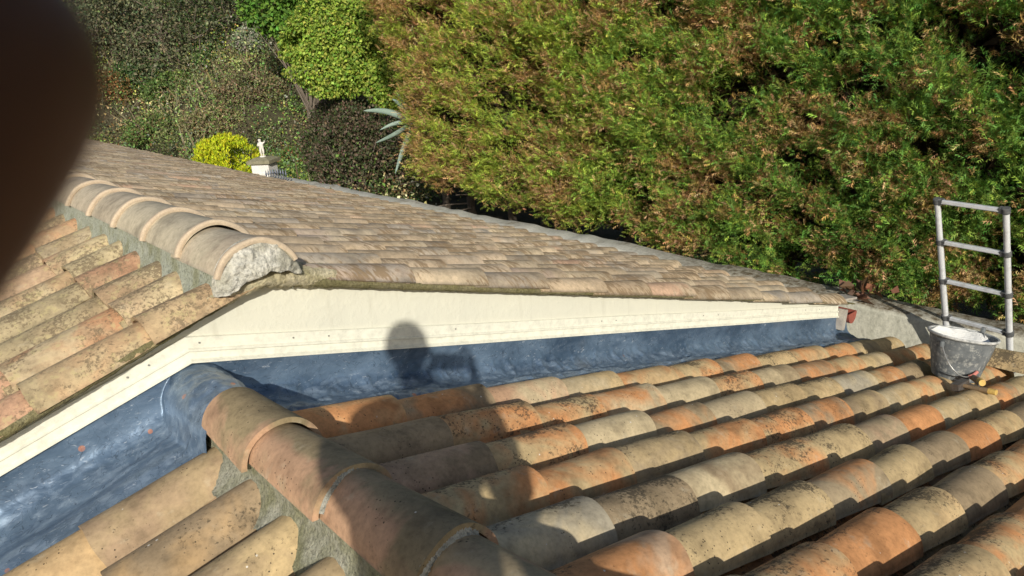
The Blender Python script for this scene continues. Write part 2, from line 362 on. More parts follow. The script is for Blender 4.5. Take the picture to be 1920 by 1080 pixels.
def leafmat(name, trans=0.25, rough=0.55, spec=0.25):
    t = NT(name); a = t.attr('col').outputs['Color']
    t.l(a, t.b.inputs['Base Color']); t.b.inputs['Roughness'].default_value = rough; t.b.inputs['Specular IOR Level'].default_value = spec
    tr = t.n('BsdfTranslucent'); t.l(a, tr.inputs[0]); mx = t.n('MixShader'); mx.inputs[0].default_value = trans
    t.l(t.b.outputs[0], mx.inputs[1]); t.l(tr.outputs[0], mx.inputs[2]); t.l(mx.outputs[0], t.out.inputs[0])
    return t.m
m_leaf = leafmat('foliage_leaf'); m_conif = leafmat('conifer_spray', 0.22, 0.65, 0.15)

# ------------------------------------------------------------------ roof frames
TN = 0.26321; TF = 0.30132; XF = 0.26307
def frame(tn, side):
    c = 1/math.sqrt(1+tn*tn); s = tn*c
    u = np.array([side*c, 0, -s]); n = np.array([side*s, 0, c]); v = np.cross(n, u)
    return u, v, n
def make_tiles(O, u, v, n, r0, r1, L, rnd, na=14, nl=5, th=0.013, drop=0.024, arc=86, jit=1.0, flip=False, seed=0):
    """O (k,3) crown point of each lower end. vectorised canal tiles. returns V, faces, attrs"""
    O = np.atleast_2d(O); k = len(O); g = np.random.default_rng(seed)
    L = np.broadcast_to(np.asarray(L, float), (k,))
    a = np.radians(np.linspace(-arc, arc, na+1)); ll = np.linspace(-1, 0, nl+1)
    A, S = np.meshgrid(a, ll, indexing='ij')                # (na+1, nl+1)
    def surf(off):
        r = r1 + (r0-r1)*(-S) - off
        cr = -drop*(-S) - off
        return r*np.sin(A), cr - r + r*np.cos(A)
    yo, no = surf(0.0); yi, ni = surf(th)
    sag = g.normal(0, 1, (k, 6))*jit
    def place(y, nn, off):
        Y = y[None]*(1+0.018*sag[:, 0])[:, None, None] + 0.0*off
        S3 = (S[None]*L[:, None, None])
        wob = 0.0016*np.sin(A[None]*3+sag[:, 1][:, None, None]*3)*sag[:, 2][:, None, None] + 0.0012*np.sin(S[None]*5+A[None]*2+sag[:, 3][:, None, None]*4)
        Nn = nn[None] + wob*jit
        yaw = 0.020*sag[:, 4][:, None, None]; Y = Y + yaw*S3
        roll = 0.02*sag[:, 5][:, None, None]; Nn = Nn + roll*Y
        sj = 0.0026*np.sin(A[None]*4.0+sag[:, 1][:, None, None]*5)*(S[None] > -0.01)*jit
        S3 = S3 + sj
        if flip: Nn = -Nn
        return O[:, None, None, :] + S3[..., None]*u + Y[..., None]*v + Nn[..., None]*n
    Vo = place(yo, no, 0); Vi = place(yi, ni, 1)
    m = (na+1)*(nl+1)
    cap = np.concatenate([Vo[:, :, -1, :], Vi[:, :, -1, :]], axis=1)          # (k, 2(na+1), 3)
    capu = np.concatenate([Vo[:, :, 0, :], Vi[:, :, 0, :]], axis=1)
    V = np.concatenate([Vo.reshape(k, m, 3), Vi.reshape(k, m, 3), cap, capu], axis=1)
    nv = V.shape[1]
    fo = grid_faces(na+1, nl+1); fi = grid_faces(na+1, nl+1, m)[:, ::-1]
    b = 2*m; q = np.arange(na); fc = np.stack([b+q, b+q+1, b+na+1+q+1, b+na+1+q], 1)
    b2 = b+2*(na+1); fu = np.stack([b2+q+1, b2+q, b2+na+1+q, b2+na+1+q+1], 1)
    s1 = np.arange(nl); fs = np.concatenate([np.stack([s1, s1+1, m+s1+1, m+s1], 1)[:, ::-1], np.stack([s1+1, s1, m+s1, m+s1+1], 1)[:, ::-1] + (np.array([na*(nl+1)]*4))])
    F = np.concatenate([fo, fi, fc, fu, fs]); F = (F[None] + (np.arange(k)*nv)[:, None, None]).reshape(-1, 4)
    U = np.stack([S+1, A/np.radians(arc)*0.5+0.5, np.zeros_like(S)], -1).reshape(m, 3)
    ce = np.stack([np.ones(2*(na+1)), np.tile(np.linspace(0, 1, na+1), 2), np.ones(2*(na+1))], -1)
    tu = np.concatenate([U, U, ce, ce]); tu = np.tile(tu, (k, 1))
    R = np.repeat(rnd, nv, axis=0)
    return V.reshape(-1, 3), F, dict(rnd=R, tuv=tu)
def join(parts):
    V = []; F = []; at = {}; n = 0
    for v, f, a in parts:
        V.append(v); F.append(f+n); n += len(v)
        for k in a: at.setdefault(k, []).append(a[k])
    return np.concatenate(V), np.concatenate(F), {k: np.concatenate(x) for k, x in at.items()}

def slope(parent, name, mat, tn, side, apex, x0, pitch, rows, ys, Lt, na, nl, seed, r0=0.083, r1=0.102, pan=True, yawj=1.0, label=None, rfun=None, arc=86, pandrop=0.158):
    u, v, n = frame(tn, side); c = 1/math.sqrt(1+tn*tn); g = np.random.default_rng(seed)
    O = []; Ls = []; pans = []
    for i, y in enumerate(ys):
        jy = g.normal(0, 0.006)
        for j in range(rows):
            d = (x0 + j*pitch*c) + g.normal(0, 0.011*yawj)
            x = apex[0] + side*(d); z = apex[1] - tn*abs(d)
            O.append((x, y + jy + g.normal(0, 0.002), z + g.normal(0, 0.0034)))
            L = Lt if j > 0 else min(Lt, (x0-0.055)/c)
            Ls.append(L); 
    O = np.array(O); rnd = g.random((len(O), 3))
    if rfun is not None: rnd = rfun(O, rnd)
    P1 = make_tiles(O, u, v, n, r0, r1, np.array(Ls), rnd, na, nl, seed=seed+1, jit=yawj, arc=arc)
    parts = [P1]
    if pan:
        Op = []; Lp = []
        sp = abs(ys[1]-ys[0])
        for i, y in enumerate(list(ys)+[ys[-1]+(ys[-1]-ys[-2])]):
            for j in range(rows):
                d = (x0 + j*pitch*c) + 0.02 + g.normal(0, 0.01)
                Op.append(np.array([apex[0]+side*d, y - (ys[1]-ys[0])/2, apex[1]-tn*abs(d)]) + n*(-pandrop)); Lp.append(Lt if j > 0 else min(Lt, (x0-0.07)/c))
        Op = np.array(Op)
        if ys[1] < ys[0]: sel = Op[:, 1] < max(ys)+0.0
        else: sel = Op[:, 1] > min(ys)
        P2 = make_tiles(Op[sel], u, v, n, 0.098, 0.084, np.array(Lp)[sel], g.random((sel.sum(), 3)), max(6, na//2), max(1, nl//2), seed=seed+2, flip=True, jit=0.5, drop=-0.02, arc=arc)
        parts.append(P2)
    V, F, A = join(parts)
    o = npmesh(name, V, F, mat, parent, True, A)
    if label: o['label'] = label
    return o

# ================================================================== LOWER HOUSE
low = empty('house', (2.2, -2.4, -3.0))
tag(low, 'lower tiled house in front with weathered terracotta half-round tiles and lead flashing', 'house')
ysR = [-(0.3197 + 0.2402*i) for i in range(19)]
PLAN = ["Os2 Og2 Kp3 Ps1 Os2 So8 Go2 Ss8 Os2 Os3 Gs2 Ss4", "Gg5 So8 So8 Op1 Pp0 So9 Pg1 Og1 So2 Sp1 Os2 Os2",
        "Kg4 So8 Pp2 Go2 Pp1 Ss7 Ss8 Tp1 So3 Gg5 Os2 Ss4", "So6 Os2 Gs5 So6 So8 Go2 Gs3 Ps2 So3 Ss4 Os2 Os2",
        "Tp4 Gg9 Pg2 So8 Ss7 Gk2 Oo3 Ps3 Ss3 Og3 Ss2 So2", "Ok2 Ss5 Ss8 Go2 Ss5 Gg4 Oo2 Ss5 Gg3 Og2 Ss5 So3",
        "Ss6 So7 Oo4 Ss7 Gg3 So5 Os4 Sp6 Gs4 So3 Ss7 Oo2", "Og4 Ss8 Ss7 So7 Oo2 Sg6 Ps2 So6 Gk3 Ss6 Oo2 Sp4"]
def plan(O_, r_):
    A_ = dict(S=.12, G=.36, P=.46, C=.58, O=.73, K=.88, T=1.0); B_ = dict(o=.25, s=.48, g=.62, k=.88, p=1.0)
    for q_ in range(len(O_)):
        i_, j_ = divmod(q_, 12); c_ = PLAN[i_ % 8].split()[(j_ + 5*(i_//8)) % 12]
        r_[q_] = (A_[c_[0]] + 0.05*(r_[q_, 0]-0.5), B_[c_[1]] + 0.05*(r_[q_, 1]-0.5), int(c_[2])/9.0 + 0.004*r_[q_, 2])
    return np.clip(r_, 0, 1)
slope(low, 'right_roof_slope', m_tile, TN, 1, (0, 0), 0.598, 0.40, 12, ysR, 0.475, 16, 6, 101, r0=0.086, r1=0.106, rfun=plan)
ysL = [-0.395, -0.655, -0.885] + [-0.885-0.24*k for k in range(1, 16)]
slope(low, 'left_roof_slope', m_tile_l, TN, -1, (0, 0), 0.49, 0.42, 9, ysL, 0.50, 16, 6, 202, r0=0.090, r1=0.110)
mb = MB()
ye = -4.75
for sd_, xe_ in ((1, 4.62), (-1, -4.0)):
    zt = -0.19; 
    V = [(0, -0.02, zt), (sd_*abs(xe_), -0.02, zt-TN*abs(xe_)), (sd_*abs(xe_), ye, zt-TN*abs(xe_)), (0, ye, zt)]
    V += [(x, y, z-0.06) for x, y, z in V]
    mb.add(V, [[0, 1, 2, 3], [7, 6, 5, 4], [0, 4, 5, 1], [1, 5, 6, 2], [2, 6, 7, 3], [3, 7, 4, 0]])
mb.build('roof_deck', m_deck, low)
mb = MB()
mb.box((4.42, (ye-0.05)/2, -2.2), IDN, (0.10, abs(ye)/2-0.05, 0.72)); mb.build('wall', m_wallr, low)
mb = MB(); mb.box((-3.7, (ye-0.05)/2, -2.2), IDN, (0.10, abs(ye)/2-0.05, 0.72)); mb.build('wall', m_wallr, low)

# near ridge tiles, each its own part
collars = [(-0.67, 0.110), (-1.062, 0.126), (-1.466, 0.145), (-1.87, 0.160), (-2.27, 0.172), (-2.67, 0.18), (-3.07, 0.188), (-3.47, 0.192), (-3.87, 0.196), (-4.27, 0.198)]
vr = np.array([1.0, 0, 0]); nr = np.array([0, 0, 1.0]); ur = np.array([0, -1.0, 0])
for k, (yw, zc) in enumerate(collars):
    L = 0.335 if k == 0 else 0.475
    rn = np.array([[0.3+0.5*((k*0.37) % 1), [0.35, 0.55, 0.2, 0.9, 0.4, 0.7, 0.1, 0.8, 0.5, 0.3][k], [0.3, 0.2, 0.75, 0.7, 0.5, 0.6, 0.4, 0.2, 0.6, 0.5][k]]]) + k*0.0
    V, F, A = make_tiles(np.array([[0.0, yw, zc]]), ur, np.cross(nr, ur), nr, 0.090 if k else 0.104, 0.114 if k else 0.124, L, rn, 28, 12, th=0.016, drop=0.012 if k == 0 else 0.045, arc=84, seed=300+k, jit=0.9)
    npmesh('ridge_tile', V, F, m_ridge, low, True, A)
# grey mortar packed under the lips
def lip_mortar(yw, zc, r, parent, mat, a0=-70, a1=62, seed=0, cx=0.0):
    g = np.random.default_rng(seed); a = np.radians(np.linspace(a0, a1, 60)); V = []
    prof = [(0.0, -0.030), (0.012, -0.016), (0.004, -0.008), (0.000, 0.001)]
    for q in a:
        for (dy, dr) in prof:
            rr = r + dr + g.normal(0, 0.0012); V.append((cx + rr*math.sin(q), yw + 0.004 - dy + g.normal(0, 0.001), zc - r + rr*math.cos(q) - 0.006))
    return V, grid_faces(60, 4)
for (yw, zc), s in zip(collars[1:5], (1, 2, 3, 4)):
    V, F = lip_mortar(yw, zc, 0.108, low, m_mort_g, -62 if s > 1 else -72, 40 if s > 1 else 30, s)
    npmesh('joint_mortar', np.array(V), F, m_mort_g, low)
# ridge bedding mortar, both sides
def bed(side, y0, y1, x_in, z_in, x_out, z_out, nm, mat, parent, cx=0.0, seed=5, ny=260, nx=12, amp=0.016):
    yy = np.linspace(y0, y1, ny); tt = np.linspace(0, 1, nx)
    Yg, T = np.meshgrid(yy, tt, indexing='ij')
    P0 = np.stack([Yg*1.0, T, Yg*0], -1)
    edge = 0.030*fbm(np.stack([Yg, Yg*0, Yg*0+seed], -1), 7, seed)
    X = cx + side*(x_in + (x_out-x_in)*T + edge*T)
    zin = z_in(Yg) if callable(z_in) else z_in
    Z = zin + (z_out-zin)*T**0.5 + amp*fbm(np.stack([X, Yg, T*0.1], -1), 22, seed, 4) + 0.008*fbm(np.stack([X, Yg, T*0.1], -1), 90, seed+2, 2)
    V = np.stack([X, Yg, Z], -1).reshape(-1, 3); F = grid_faces(ny, nx)
    if side > 0: F = F[:, ::-1]
    return npmesh(nm, V, F, mat, parent)
zin = lambda y: 0.008 - (np.clip(y, -2.3, 0)+0.67)*0.040
bed(-1, -4.25, -0.31, 0.080, zin, 0.150, -0.125, 'ridge_mortar', m_mort_n, low, seed=5)
bed(1, -4.25, -0.38, 0.075, zin, 0.13, -0.11, 'ridge_mortar', m_mort_n, low, seed=9)

# lead flashing draped along the wall, over the ridge
nx, ny = 1150, 64
xs = np.linspace(-2.3, 4.74, nx); tt = np.linspace(0, 1, ny)
X, T = np.meshgrid(xs, tt, indexing='ij')
arc_t = np.array([0.0, 0.10, 0.20, 0.30, 0.42, 0.60, 0.80, 1.0])
py = np.interp(T, arc_t, [-0.004, -0.006, -0.018, -0.042, -0.085, -0.16, -0.24, -0.33])
pz = np.interp(T, arc_t, [0.135, 0.045, -0.012, -0.042, -0.062, -0.056, -0.060, -0.085])
for _ in range(3):
    py[:, 1:-1] = (py[:, :-2]+2*py[:, 1:-1]+py[:, 2:])/4; pz[:, 1:-1] = (pz[:, :-2]+2*pz[:, 1:-1]+pz[:, 2:])/4
pyL = np.where(X < 0, 1.22, 1.0); py = py*(1 + (pyL-1)*np.clip(-X/0.15, 0, 1))
Zb = -TN*np.sqrt(X*X+0.0006) + pz
hr = 0.118; hump = np.where(np.abs(X) < hr*1.6, 0.088 - 0.02*T + np.sqrt(np.clip(hr*hr-(X)**2, 0, None)) - hr - np.clip(np.abs(X)-hr, 0, None)*3.0, -9)
k_ = 0.012; hsel = np.clip(0.5+0.5*(hump-Zb)/k_, 0, 1)
Z = Zb + (hump-Zb)*hsel + k_*hsel*(1-hsel); Z = np.maximum(Z, Zb)
PP = np.stack([X, py, Z], -1)
wr = 0.014*fbm(PP*np.array([0.6, 1, 1]), 6.5, 3.0, 4) + 0.0035*fbm(PP, 30, 8.0, 3)*np.clip((X+0.25)/0.4, 0.25, 1)
rd = fbm(PP*np.array([0.7, 1, 1])+5, 7.5, 14.0, 3); rd2 = fbm(PP+9, 19, 17.0, 2)
wr = wr + (0.009*np.clip(0.16-np.abs(rd), 0, 1)/0.16 + 0.004*np.clip(0.18-np.abs(rd2), 0, 1)/0.18)*np.clip((X+0.5)/0.5, 0.35, 1)
wgt = np.clip((T-0.05)/0.25, 0, 1)
# dressed folds that run down the sheet and two welted joints
fold = 0.006*np.exp(-((X-1.62-0.25*T)/0.012)**2) + 0.006*np.exp(-((X-3.2-0.2*T)/0.014)**2) + 0.006*np.exp(-((X+1.05+0.3*T)/0.015)**2)
roll = 0.010*np.exp(-((T-0.66)/0.09)**2)*(1+0.8*vnoise(np.stack([X, X*0, X*0], -1), 2.5, 2.0))
Z = Z + wgt*(wr + fold + roll); PYY = py - 0.3*wgt*wr
V = np.stack([X, PYY, Z], -1).reshape(-1, 3)
npmesh('lead_flashing', V, grid_faces(nx, ny)[:, ::-1], m_lead, low, attrs=dict(tuv=np.stack([T, T, T], -1).reshape(-1, 3)))

# eave capping tiles beside the ladder, laid along the eave
for k, y in enumerate((-1.28, -1.70, -2.12, -2.54)):
    V, F, A = make_tiles(np.array([[4.70, y, -1.112-0.004*k]]), np.array([0, -1.0, 0]), np.array([-1.0, 0, 0]), np.array([0.0, 0, 1.0]), 0.088, 0.108, 0.46, np.array([[0.05, 0.5, 0.7+0.05*k]]), 16, 6, seed=400+k)
    npmesh('eave_tile', V, F, m_tile, low, True, A)

# ================================================================== UPPER HOUSE
up = empty('house', (0.26, 10.0, -3.0))
tag(up, 'upper house behind with long sand-coloured tiled roof and cream gable wall', 'house')
K = 0.405; YN = 87
ysU = [0.005 + 0.2402*i for i in range(YN)]
def rU(O, r):
    # weathering drifts slowly over the slope
    nn = fbm(O, 0.5, 4.0, 2); r[:, 2] = np.clip(r[:, 2]*0.8 + 0.2*nn+0.1, 0, 1); return r
near = 16
slope(up, 'right_roof_slope', m_tile_ur, 0.310, 1, (XF, 0.412), 0.62, 0.385, 11, ysU[:near], 0.45, 12, 3, 501, rfun=rU, arc=66, pandrop=0.105, pan=True)
o2 = slope(up, 'right_roof_slope', m_tile_ur, 0.310, 1, (XF, 0.412), 0.62, 0.385, 11, ysU[near:], 0.45, 8, 1, 511, rfun=rU, arc=66, pandrop=0.105, pan=False)
slope(up, 'left_roof_slope', m_tile_ul, TF, -1, (XF, K), 0.40, 0.385, 12, ysU[:near], 0.45, 12, 4, 521, rfun=rU, arc=66, pandrop=0.105, pan=True, r0=0.092, r1=0.112)
slope(up, 'left_roof_slope', m_tile_ul, TF, -1, (XF, K), 0.40, 0.385, 12, ysU[near:], 0.45, 8, 1, 531, rfun=rU, arc=66, pandrop=0.105, pan=False)
# merge near + far halves of each slope into one part
def merge(nm):
    obs = [o for o in up.children if o.name.startswith(nm)]
    a, b = obs[0], obs[1]
    parts = []
    for o in (a, b):
        me = o.data; nv = len(me.vertices); co = np.empty(nv*3, np.float32); me.vertices.foreach_get('co', co)
        fi = np.empty(len(me.loops), np.int32); me.loops.foreach_get('vertex_index', fi)
        d = {}
        for kk in ('rnd', 'tuv'):
            x = np.empty(nv*3, np.float32); me.attributes[kk].data.foreach_get('vector', x); d[kk] = x.reshape(-1, 3)
        parts.append((co.reshape(-1, 3), fi.reshape(-1, 4), d))
    V, F, A = join(parts); mat = a.data.materials[0]
    for o in (a, b): bpy.data.objects.remove(o, do_unlink=True)
    o = npmesh(nm, V, F, mat, up, True, A)
    return o
# the lower house owns parts of the same name, so pick this house's children only
for nm in ('right_roof_slope', 'left_roof_slope'): merge(nm)

mb = MB(); Y1 = ysU[-1] + 0.1
for sd_ in (1, -1):
    xe_ = XF + sd_*4.50; za = K-0.22; zb_ = K-0.22-0.310*4.50
    V = [(XF, 0.012, za), (xe_, 0.012, zb_), (xe_, Y1, zb_), (XF, Y1, za)]; V += [(x, y, z-0.05) for x, y, z in V]
    mb.add(V, [[0, 1, 2, 3], [7, 6, 5, 4], [0, 4, 5, 1], [1, 5, 6, 2], [2, 6, 7, 3], [3, 7, 4, 0]])
mb.build('roof_deck', m_deck, up)
# gable wall (solid, follows the roof line)
def gable(y0, y1, name):
    xl, xr = XF-4.30, XF+4.315
    zt = lambda x: 0.3125 - TF*abs(x-XF) - 0.004
    V = [(xl, y0, -3), (xr, y0, -3), (xr, y0, zt(xr)), (XF, y0, zt(XF)), (xl, y0, zt(xl))]
    V2 = [(x, y1, z) for x, _, z in V]
    me = bpy.data.meshes.new(name); me.from_pydata(V+V2, [], [(0, 1, 2, 3, 4), (9, 8, 7, 6, 5), (0, 5, 6, 1), (1, 6, 7, 2), (2, 7, 8, 3), (3, 8, 9, 4), (4, 9, 5, 0)])
    me.materials.append(m_cream); o = bpy.data.objects.new(name, me); put(o, up); child_fix(o); return o
g1 = gable(0.0, 0.22, 'gable_wall')
for c_, h_ in (((XF+4.20, Y1/2+0.1, -2.1), (0.10, Y1/2-0.13, 1.05)), ((XF-4.18, Y1/2+0.1, -2.1), (0.10, Y1/2-0.13, 1.05))):
    mb = MB(); mb.box(c_, IDN, h_); mb.build('side_wall', m_wallr, up)
gable(Y1-0.25, Y1-0.05, 'gable_wall')

# verge mortar under the edge tiles
def verge(side, nm):
    ns = 520; d = np.linspace(0.12, 4.46, ns); yy = np.array([0.0, -0.050, -0.074, -0.080, -0.070, -0.035, 0.0]); zz_ = np.array([0.030, 0.044, 0.040, 0.024, 0.008, 0.000, -0.002])
    D, J = np.meshgrid(d, np.arange(len(yy)), indexing='ij')
    X = XF + side*D; Yv = yy[J]; Zv = 0.3025 - TF*D + zz_[J]*(1-0.17*D if side > 0 else 1.0)
    nn = fbm(np.stack([X, Yv*3, Zv], -1), 26, 3, 3); n2 = fbm(np.stack([X, Yv, Zv], -1), 110, 7, 2)
    low_ = np.where(J >= 4, 0.8, 0.25)
    Zv = Zv + (0.010*nn + 0.006*n2)*low_; Yv = Yv - 0.008*nn*(J > 0) - 0.003*n2*(J > 0)
    F = grid_faces(ns, len(yy)); F = F if side < 0 else F[:, ::-1]
    return npmesh(nm, np.stack([X, Yv, Zv], -1).reshape(-1, 3), F, m_mort_v, up)
verge(1, 'verge_mortar'); verge(-1, 'verge_mortar')

# upper ridge tiles with thick pale lips
CX = 0.235; zr_ = 0.497
for k in range(0, 54):
    yw = -0.135 if k == 0 else 0.2208 + (k-1)*0.3855
    V, F, A = make_tiles(np.array([[CX, yw, zr_ if k else zr_-0.012]]), np.array([0, -1.0, 0]), np.array([-1.0, 0, 0]), np.array([0, 0, 1.0]), 0.135, 0.150, 0.45, rng.random((1, 3)), 22 if k < 12 else 10, 4 if k < 12 else 1, th=0.014, drop=0.016, arc=68, seed=600+k, jit=0.5)
    o = npmesh('ridge_tile', V, F, m_uridge, up, True, A)
    na_ = 40 if k < 12 else 12
    a = np.radians(np.linspace(-70, 70, na_)); prof = np.array([(0.000, -0.014), (-0.003, -0.006), (-0.003, 0.002), (0.002, 0.0055), (0.016, 0.0055), (0.024, 0.001), (0.028, -0.008)])
    Vl = []
    for q in a:
        for dy, dr in prof:
            rr = 0.150+dr + 0.0012*math.sin(q*7+k); Vl.append((CX+rr*math.sin(q), yw+dy, (zr_ if k else zr_-0.012)-0.150+rr*math.cos(q)))
    lip = npmesh('tile_lip', np.array(Vl), grid_faces(na_, len(prof)), m_lip, None)
    lip.parent = o; lip.location = (0, 0, 0)
bedf = lambda sgn: None
def ubed(side, seed):
    ny_, nx_ = 900, 9; yy = np.linspace(-0.06, Y1, ny_)**1.0; tt = np.linspace(0, 1, nx_); Yg, T_ = np.meshgrid(yy, tt, indexing='ij')
    edge = 0.02*fbm(np.stack([Yg, Yg*0, Yg*0+seed], -1), 6, seed)
    wd_ = 0.168 if side < 0 else 0.155
    X = CX + side*(0.118 + (wd_-0.118)*T_ + edge*T_); Z = 0.405 + (0.262-0.405)*T_**0.6 + 0.012*fbm(np.stack([X, Yg, T_*0.1], -1), 24, seed, 3)
    F = grid_faces(ny_, nx_); F = F[:, ::-1] if side > 0 else F
    npmesh('ridge_mortar', np.stack([X, Yg, Z], -1).reshape(-1, 3), F, m_mort_u, up)
ubed(-1, 3); ubed(1, 6)
# broad whitish mortar plug that closes the ridge end
na_, nr_ = 90, 30
a = np.radians(np.linspace(-112, 98, na_)); q = np.linspace(0, 1, nr_); A_, Q_ = np.meshgrid(a, q, indexing='ij')
rad = np.interp(np.degrees(A_), [-112, -90, -70, -40, 0, 40, 65, 98], [0.150, 0.150, 0.144, 0.141, 0.140, 0.141, 0.150, 0.165])
X = CX + rad*Q_*np.sin(A_); Z = (zr_-0.150) + rad*Q_*np.cos(A_)
Z = np.maximum(Z, 0.372 - TF*np.abs(X-XF) + 0.012*fbm(np.stack([X, X*0, X*0], -1), 30, 5, 2))
Yp = -0.150 + 0.030*Q_**4 + 0.016*fbm(np.stack([X, X*0+2, Z], -1), 16, 3, 4) + 0.010*fbm(np.stack([X, X*0, Z], -1), 60, 9, 3)
Yp = np.where(Q_ > 0.97, -0.10, Yp)
npmesh('ridge_end_mortar', np.stack([X, Yp, Z], -1).reshape(-1, 3), grid_faces(na_, nr_)[:, ::-1], m_mort_w, up)
# crumbling lower band below the plug
ns = 160; d = np.linspace(-0.33, 0.30, ns); pr = [(0.02, 0.085), (-0.105, 0.07), (-0.12, 0.045), (-0.11, 0.02), (-0.07, 0.002), (0.0, -0.006)]
V = []
for x in d:
    zz0 = 0.3025 - TF*math.sqrt(x*x+0.0009)
    for (yy, dz) in pr:
        nn = float(fbm(np.array([x, yy, dz]), 28, 2, 3)); n2 = float(fbm(np.array([x, yy*4, dz*4]), 80, 4, 2))
        taper = 1-0.5*abs(x)/0.33
        V.append((XF+x, yy*taper - 0.010*nn, zz0 + dz*(1.0) + 0.012*nn*(dz < 0.06) + 0.005*n2))
npmesh('ridge_end_mortar', np.array(V), grid_faces(ns, len(pr))[:, ::-1], mortar('cream_crumbled_mortar', (0.62, 0.56, 0.40), (0.48, 0.42, 0.27), (0.30, 0.27, 0.13), 0.35), up)

# cream flashing rail following the lower roof slope
def rail(side, x_end):
    c = 1/math.sqrt(1+TN*TN); prof = [(-0.001, 0.082), (-0.0095, 0.080), (-0.0105, 0.044), (-0.0175, 0.040), (-0.0175, 0.034), (-0.0105, 0.030), (-0.012, 0.008), (-0.0235, 0.001), (-0.0235, -0.004), (-0.002, -0.004)]
    xs_ = np.linspace(0, x_end, 60); V = []
    for x in xs_:
        for (yy, dz) in prof: V.append((side*x, yy + 0.0006*math.sin(x*5), 0.097 - TN*x + dz*1.06 + 0.0012*math.sin(x*3.1+1)))
    F = grid_faces(len(xs_), len(prof)); F = F[:, ::-1] if side > 0 else F
    return V, F
Vr, Fr = rail(1, 4.585); Vl, Fl = rail(-1, 4.0)
rl = npmesh('flashing_rail', np.array(Vr+Vl), np.concatenate([Fr, Fl+len(Vr)]), m_rail, up, smooth=False)
mb = MB()
for x in (0.04, 0.37, 0.51, 1.10, 2.02, 2.13, 2.9, 3.05, 4.1, 4.3, -0.13, -0.2, -0.9, -1.6, -1.68, -2.5):
    c_ = np.array([x, -0.0115, 0.097 - TN*abs(x) + 0.066]); mb.tube([c_, c_+np.array([0, -0.003, 0])], 0.0032, 8)
sc = mb.build('screw', m_screw, None); sc.parent = rl; sc['kind'] = 'stuff'
# terracotta gutter along the upper eave, with end cap
gut = []
ang = np.radians(np.linspace(180, 360, 13))
gx, gz = 4.775, -1.13
ring_o = [(gx+0.066*math.cos(q), gz+0.085*math.sin(q)) for q in ang]; ring_i = [(gx+0.062*math.cos(q), gz+0.081*math.sin(q)) for q in ang[::-1]]
ring = ring_o + ring_i
V = [(x, -0.03, z) for x, z in ring] + [(x, Y1, z) for x, z in ring]; nR = len(ring)
F = [[i, (i+1) % nR, nR+(i+1) % nR, nR+i] for i in range(nR)]
mb = MB(); mb.add(V, F)
mb.build('gutter', m_gut, up)
mb = MB(); capv = [(x, -0.034, z) for x, z in ring_o] + [(x, -0.030, z) for x, z in ring_o]
cc = np.array([[gx, -0.034, gz], [gx, -0.030, gz]])
n_ = len(ring_o)
for i in range(n_-1): mb.add([capv[i], capv[i+1], cc[0]], [[0, 1, 2]])
for i in range(n_-1): mb.add([capv[n_+i], capv[n_+i+1], cc[1]], [[2, 1, 0]])
mb.build('gutter_cap', m_gut, up)
mb = MB(); mb.box((4.60, -0.03, -1.13), [[1, 0, -0.26], [0, 1, 0], [0.26, 0, 1]], (0.022, 0.03, 0.075)); mb.box((4.67, 0.0, -0.985), [[1, 0, -0.2], [0, 1, 0], [0.2, 0, 1]], (0.10, 0.06, 0.008))
mb.build('eave_corner', simple('pale_stone_corner', (0.40, 0.37, 0.32), (0.30, 0.27, 0.24), 20, 0.9), up)

# ================================================================== BOUNDARY WALL
ysw = np.linspace(-6.0, 12.35, 240); top = -1.405
prof = [(5.72, -3.2), (5.72, -2.4), (5.72, -1.9), (5.72, top-0.05), (5.727, top-0.012), (5.75, top), (5.85, top+0.004), (5.985, top+0.004), (6.02, top-0.012), (6.03, top-0.06), (6.03, -3.2)]
V = []
for y in ysw:
    nt_ = 0.022*min(max((y-1.0)/1.5, 0), 1) + 0.02*float(vnoise(np.array([y, 0, 0]), 0.9, 3)) + 0.012*float(vnoise(np.array([y, 0, 0]), 5, 4))
    for j, (x, z) in enumerate(prof):
        e = 0.010*float(vnoise(np.array([x, y, z]), 3.5, 2)); V.append((x+e, y, z + (nt_ if j >= 3 and j < 10 else 0)))
wl = npmesh('boundary_wall', np.array(V), grid_faces(len(ysw), len(prof))[:, ::-1], m_conc, None)
tag(wl, 'long rough concrete boundary wall running between the roofs and the hedge', 'wall')

# ================================================================== GROUND AND BANK
def hgt(x, y):
    d1 = y-23.0; d3 = 0.45*(x-6.3)+0.893*(y-17.5)
    s = np.maximum(d1, np.minimum(d3, x-6.0)); s = np.maximum(s, 0)
    return -1.98 + np.where(s < 7, s*0.8, 5.6+(s-7)*0.5)
g_ = MB(); g_.add([(-150, -150, -3.05), (150, -150, -3.05), (150, 150, -3.05), (-150, 150, -3.05)], [[0, 1, 2, 3]])
gr = g_.build('ground', simple('garden_earth', (0.16, 0.14, 0.08), (0.10, 0.11, 0.05), 1.2, 0.95), None); gr['kind'] = 'structure'
gx_ = np.linspace(5.99, 9.6, 12)
nX, nY = 190, 150
XX, YY = np.meshgrid(np.linspace(-40, 55, nX), np.linspace(9.5, 75, nY), indexing='ij')
HH = hgt(XX, YY) + 0.35*fbm(np.stack([XX, YY, XX*0], -1), 0.45, 3, 3)*np.clip((hgt(XX, YY)+1.98)/1.0, 0, 1)
V = np.stack([XX, YY, HH], -1).reshape(-1, 3)
keep = ~((XX < 5.97) & (YY < 21.6)); F = grid_faces(nX, nY); kf = keep.ravel()[F].all(1)
hb = npmesh('hillside', V, F[kf], m_soil, None); hb['kind'] = 'structure'
pt = MB(); pt.add([(5.98, -8, -2.15), (16, -8, -2.15), (16, 9.8, -1.99), (5.98, 9.8, -1.99)], [[0, 1, 2, 3]])
pt2 = pt.build('garden_strip', m_soil, None); pt2['kind'] = 'structure'

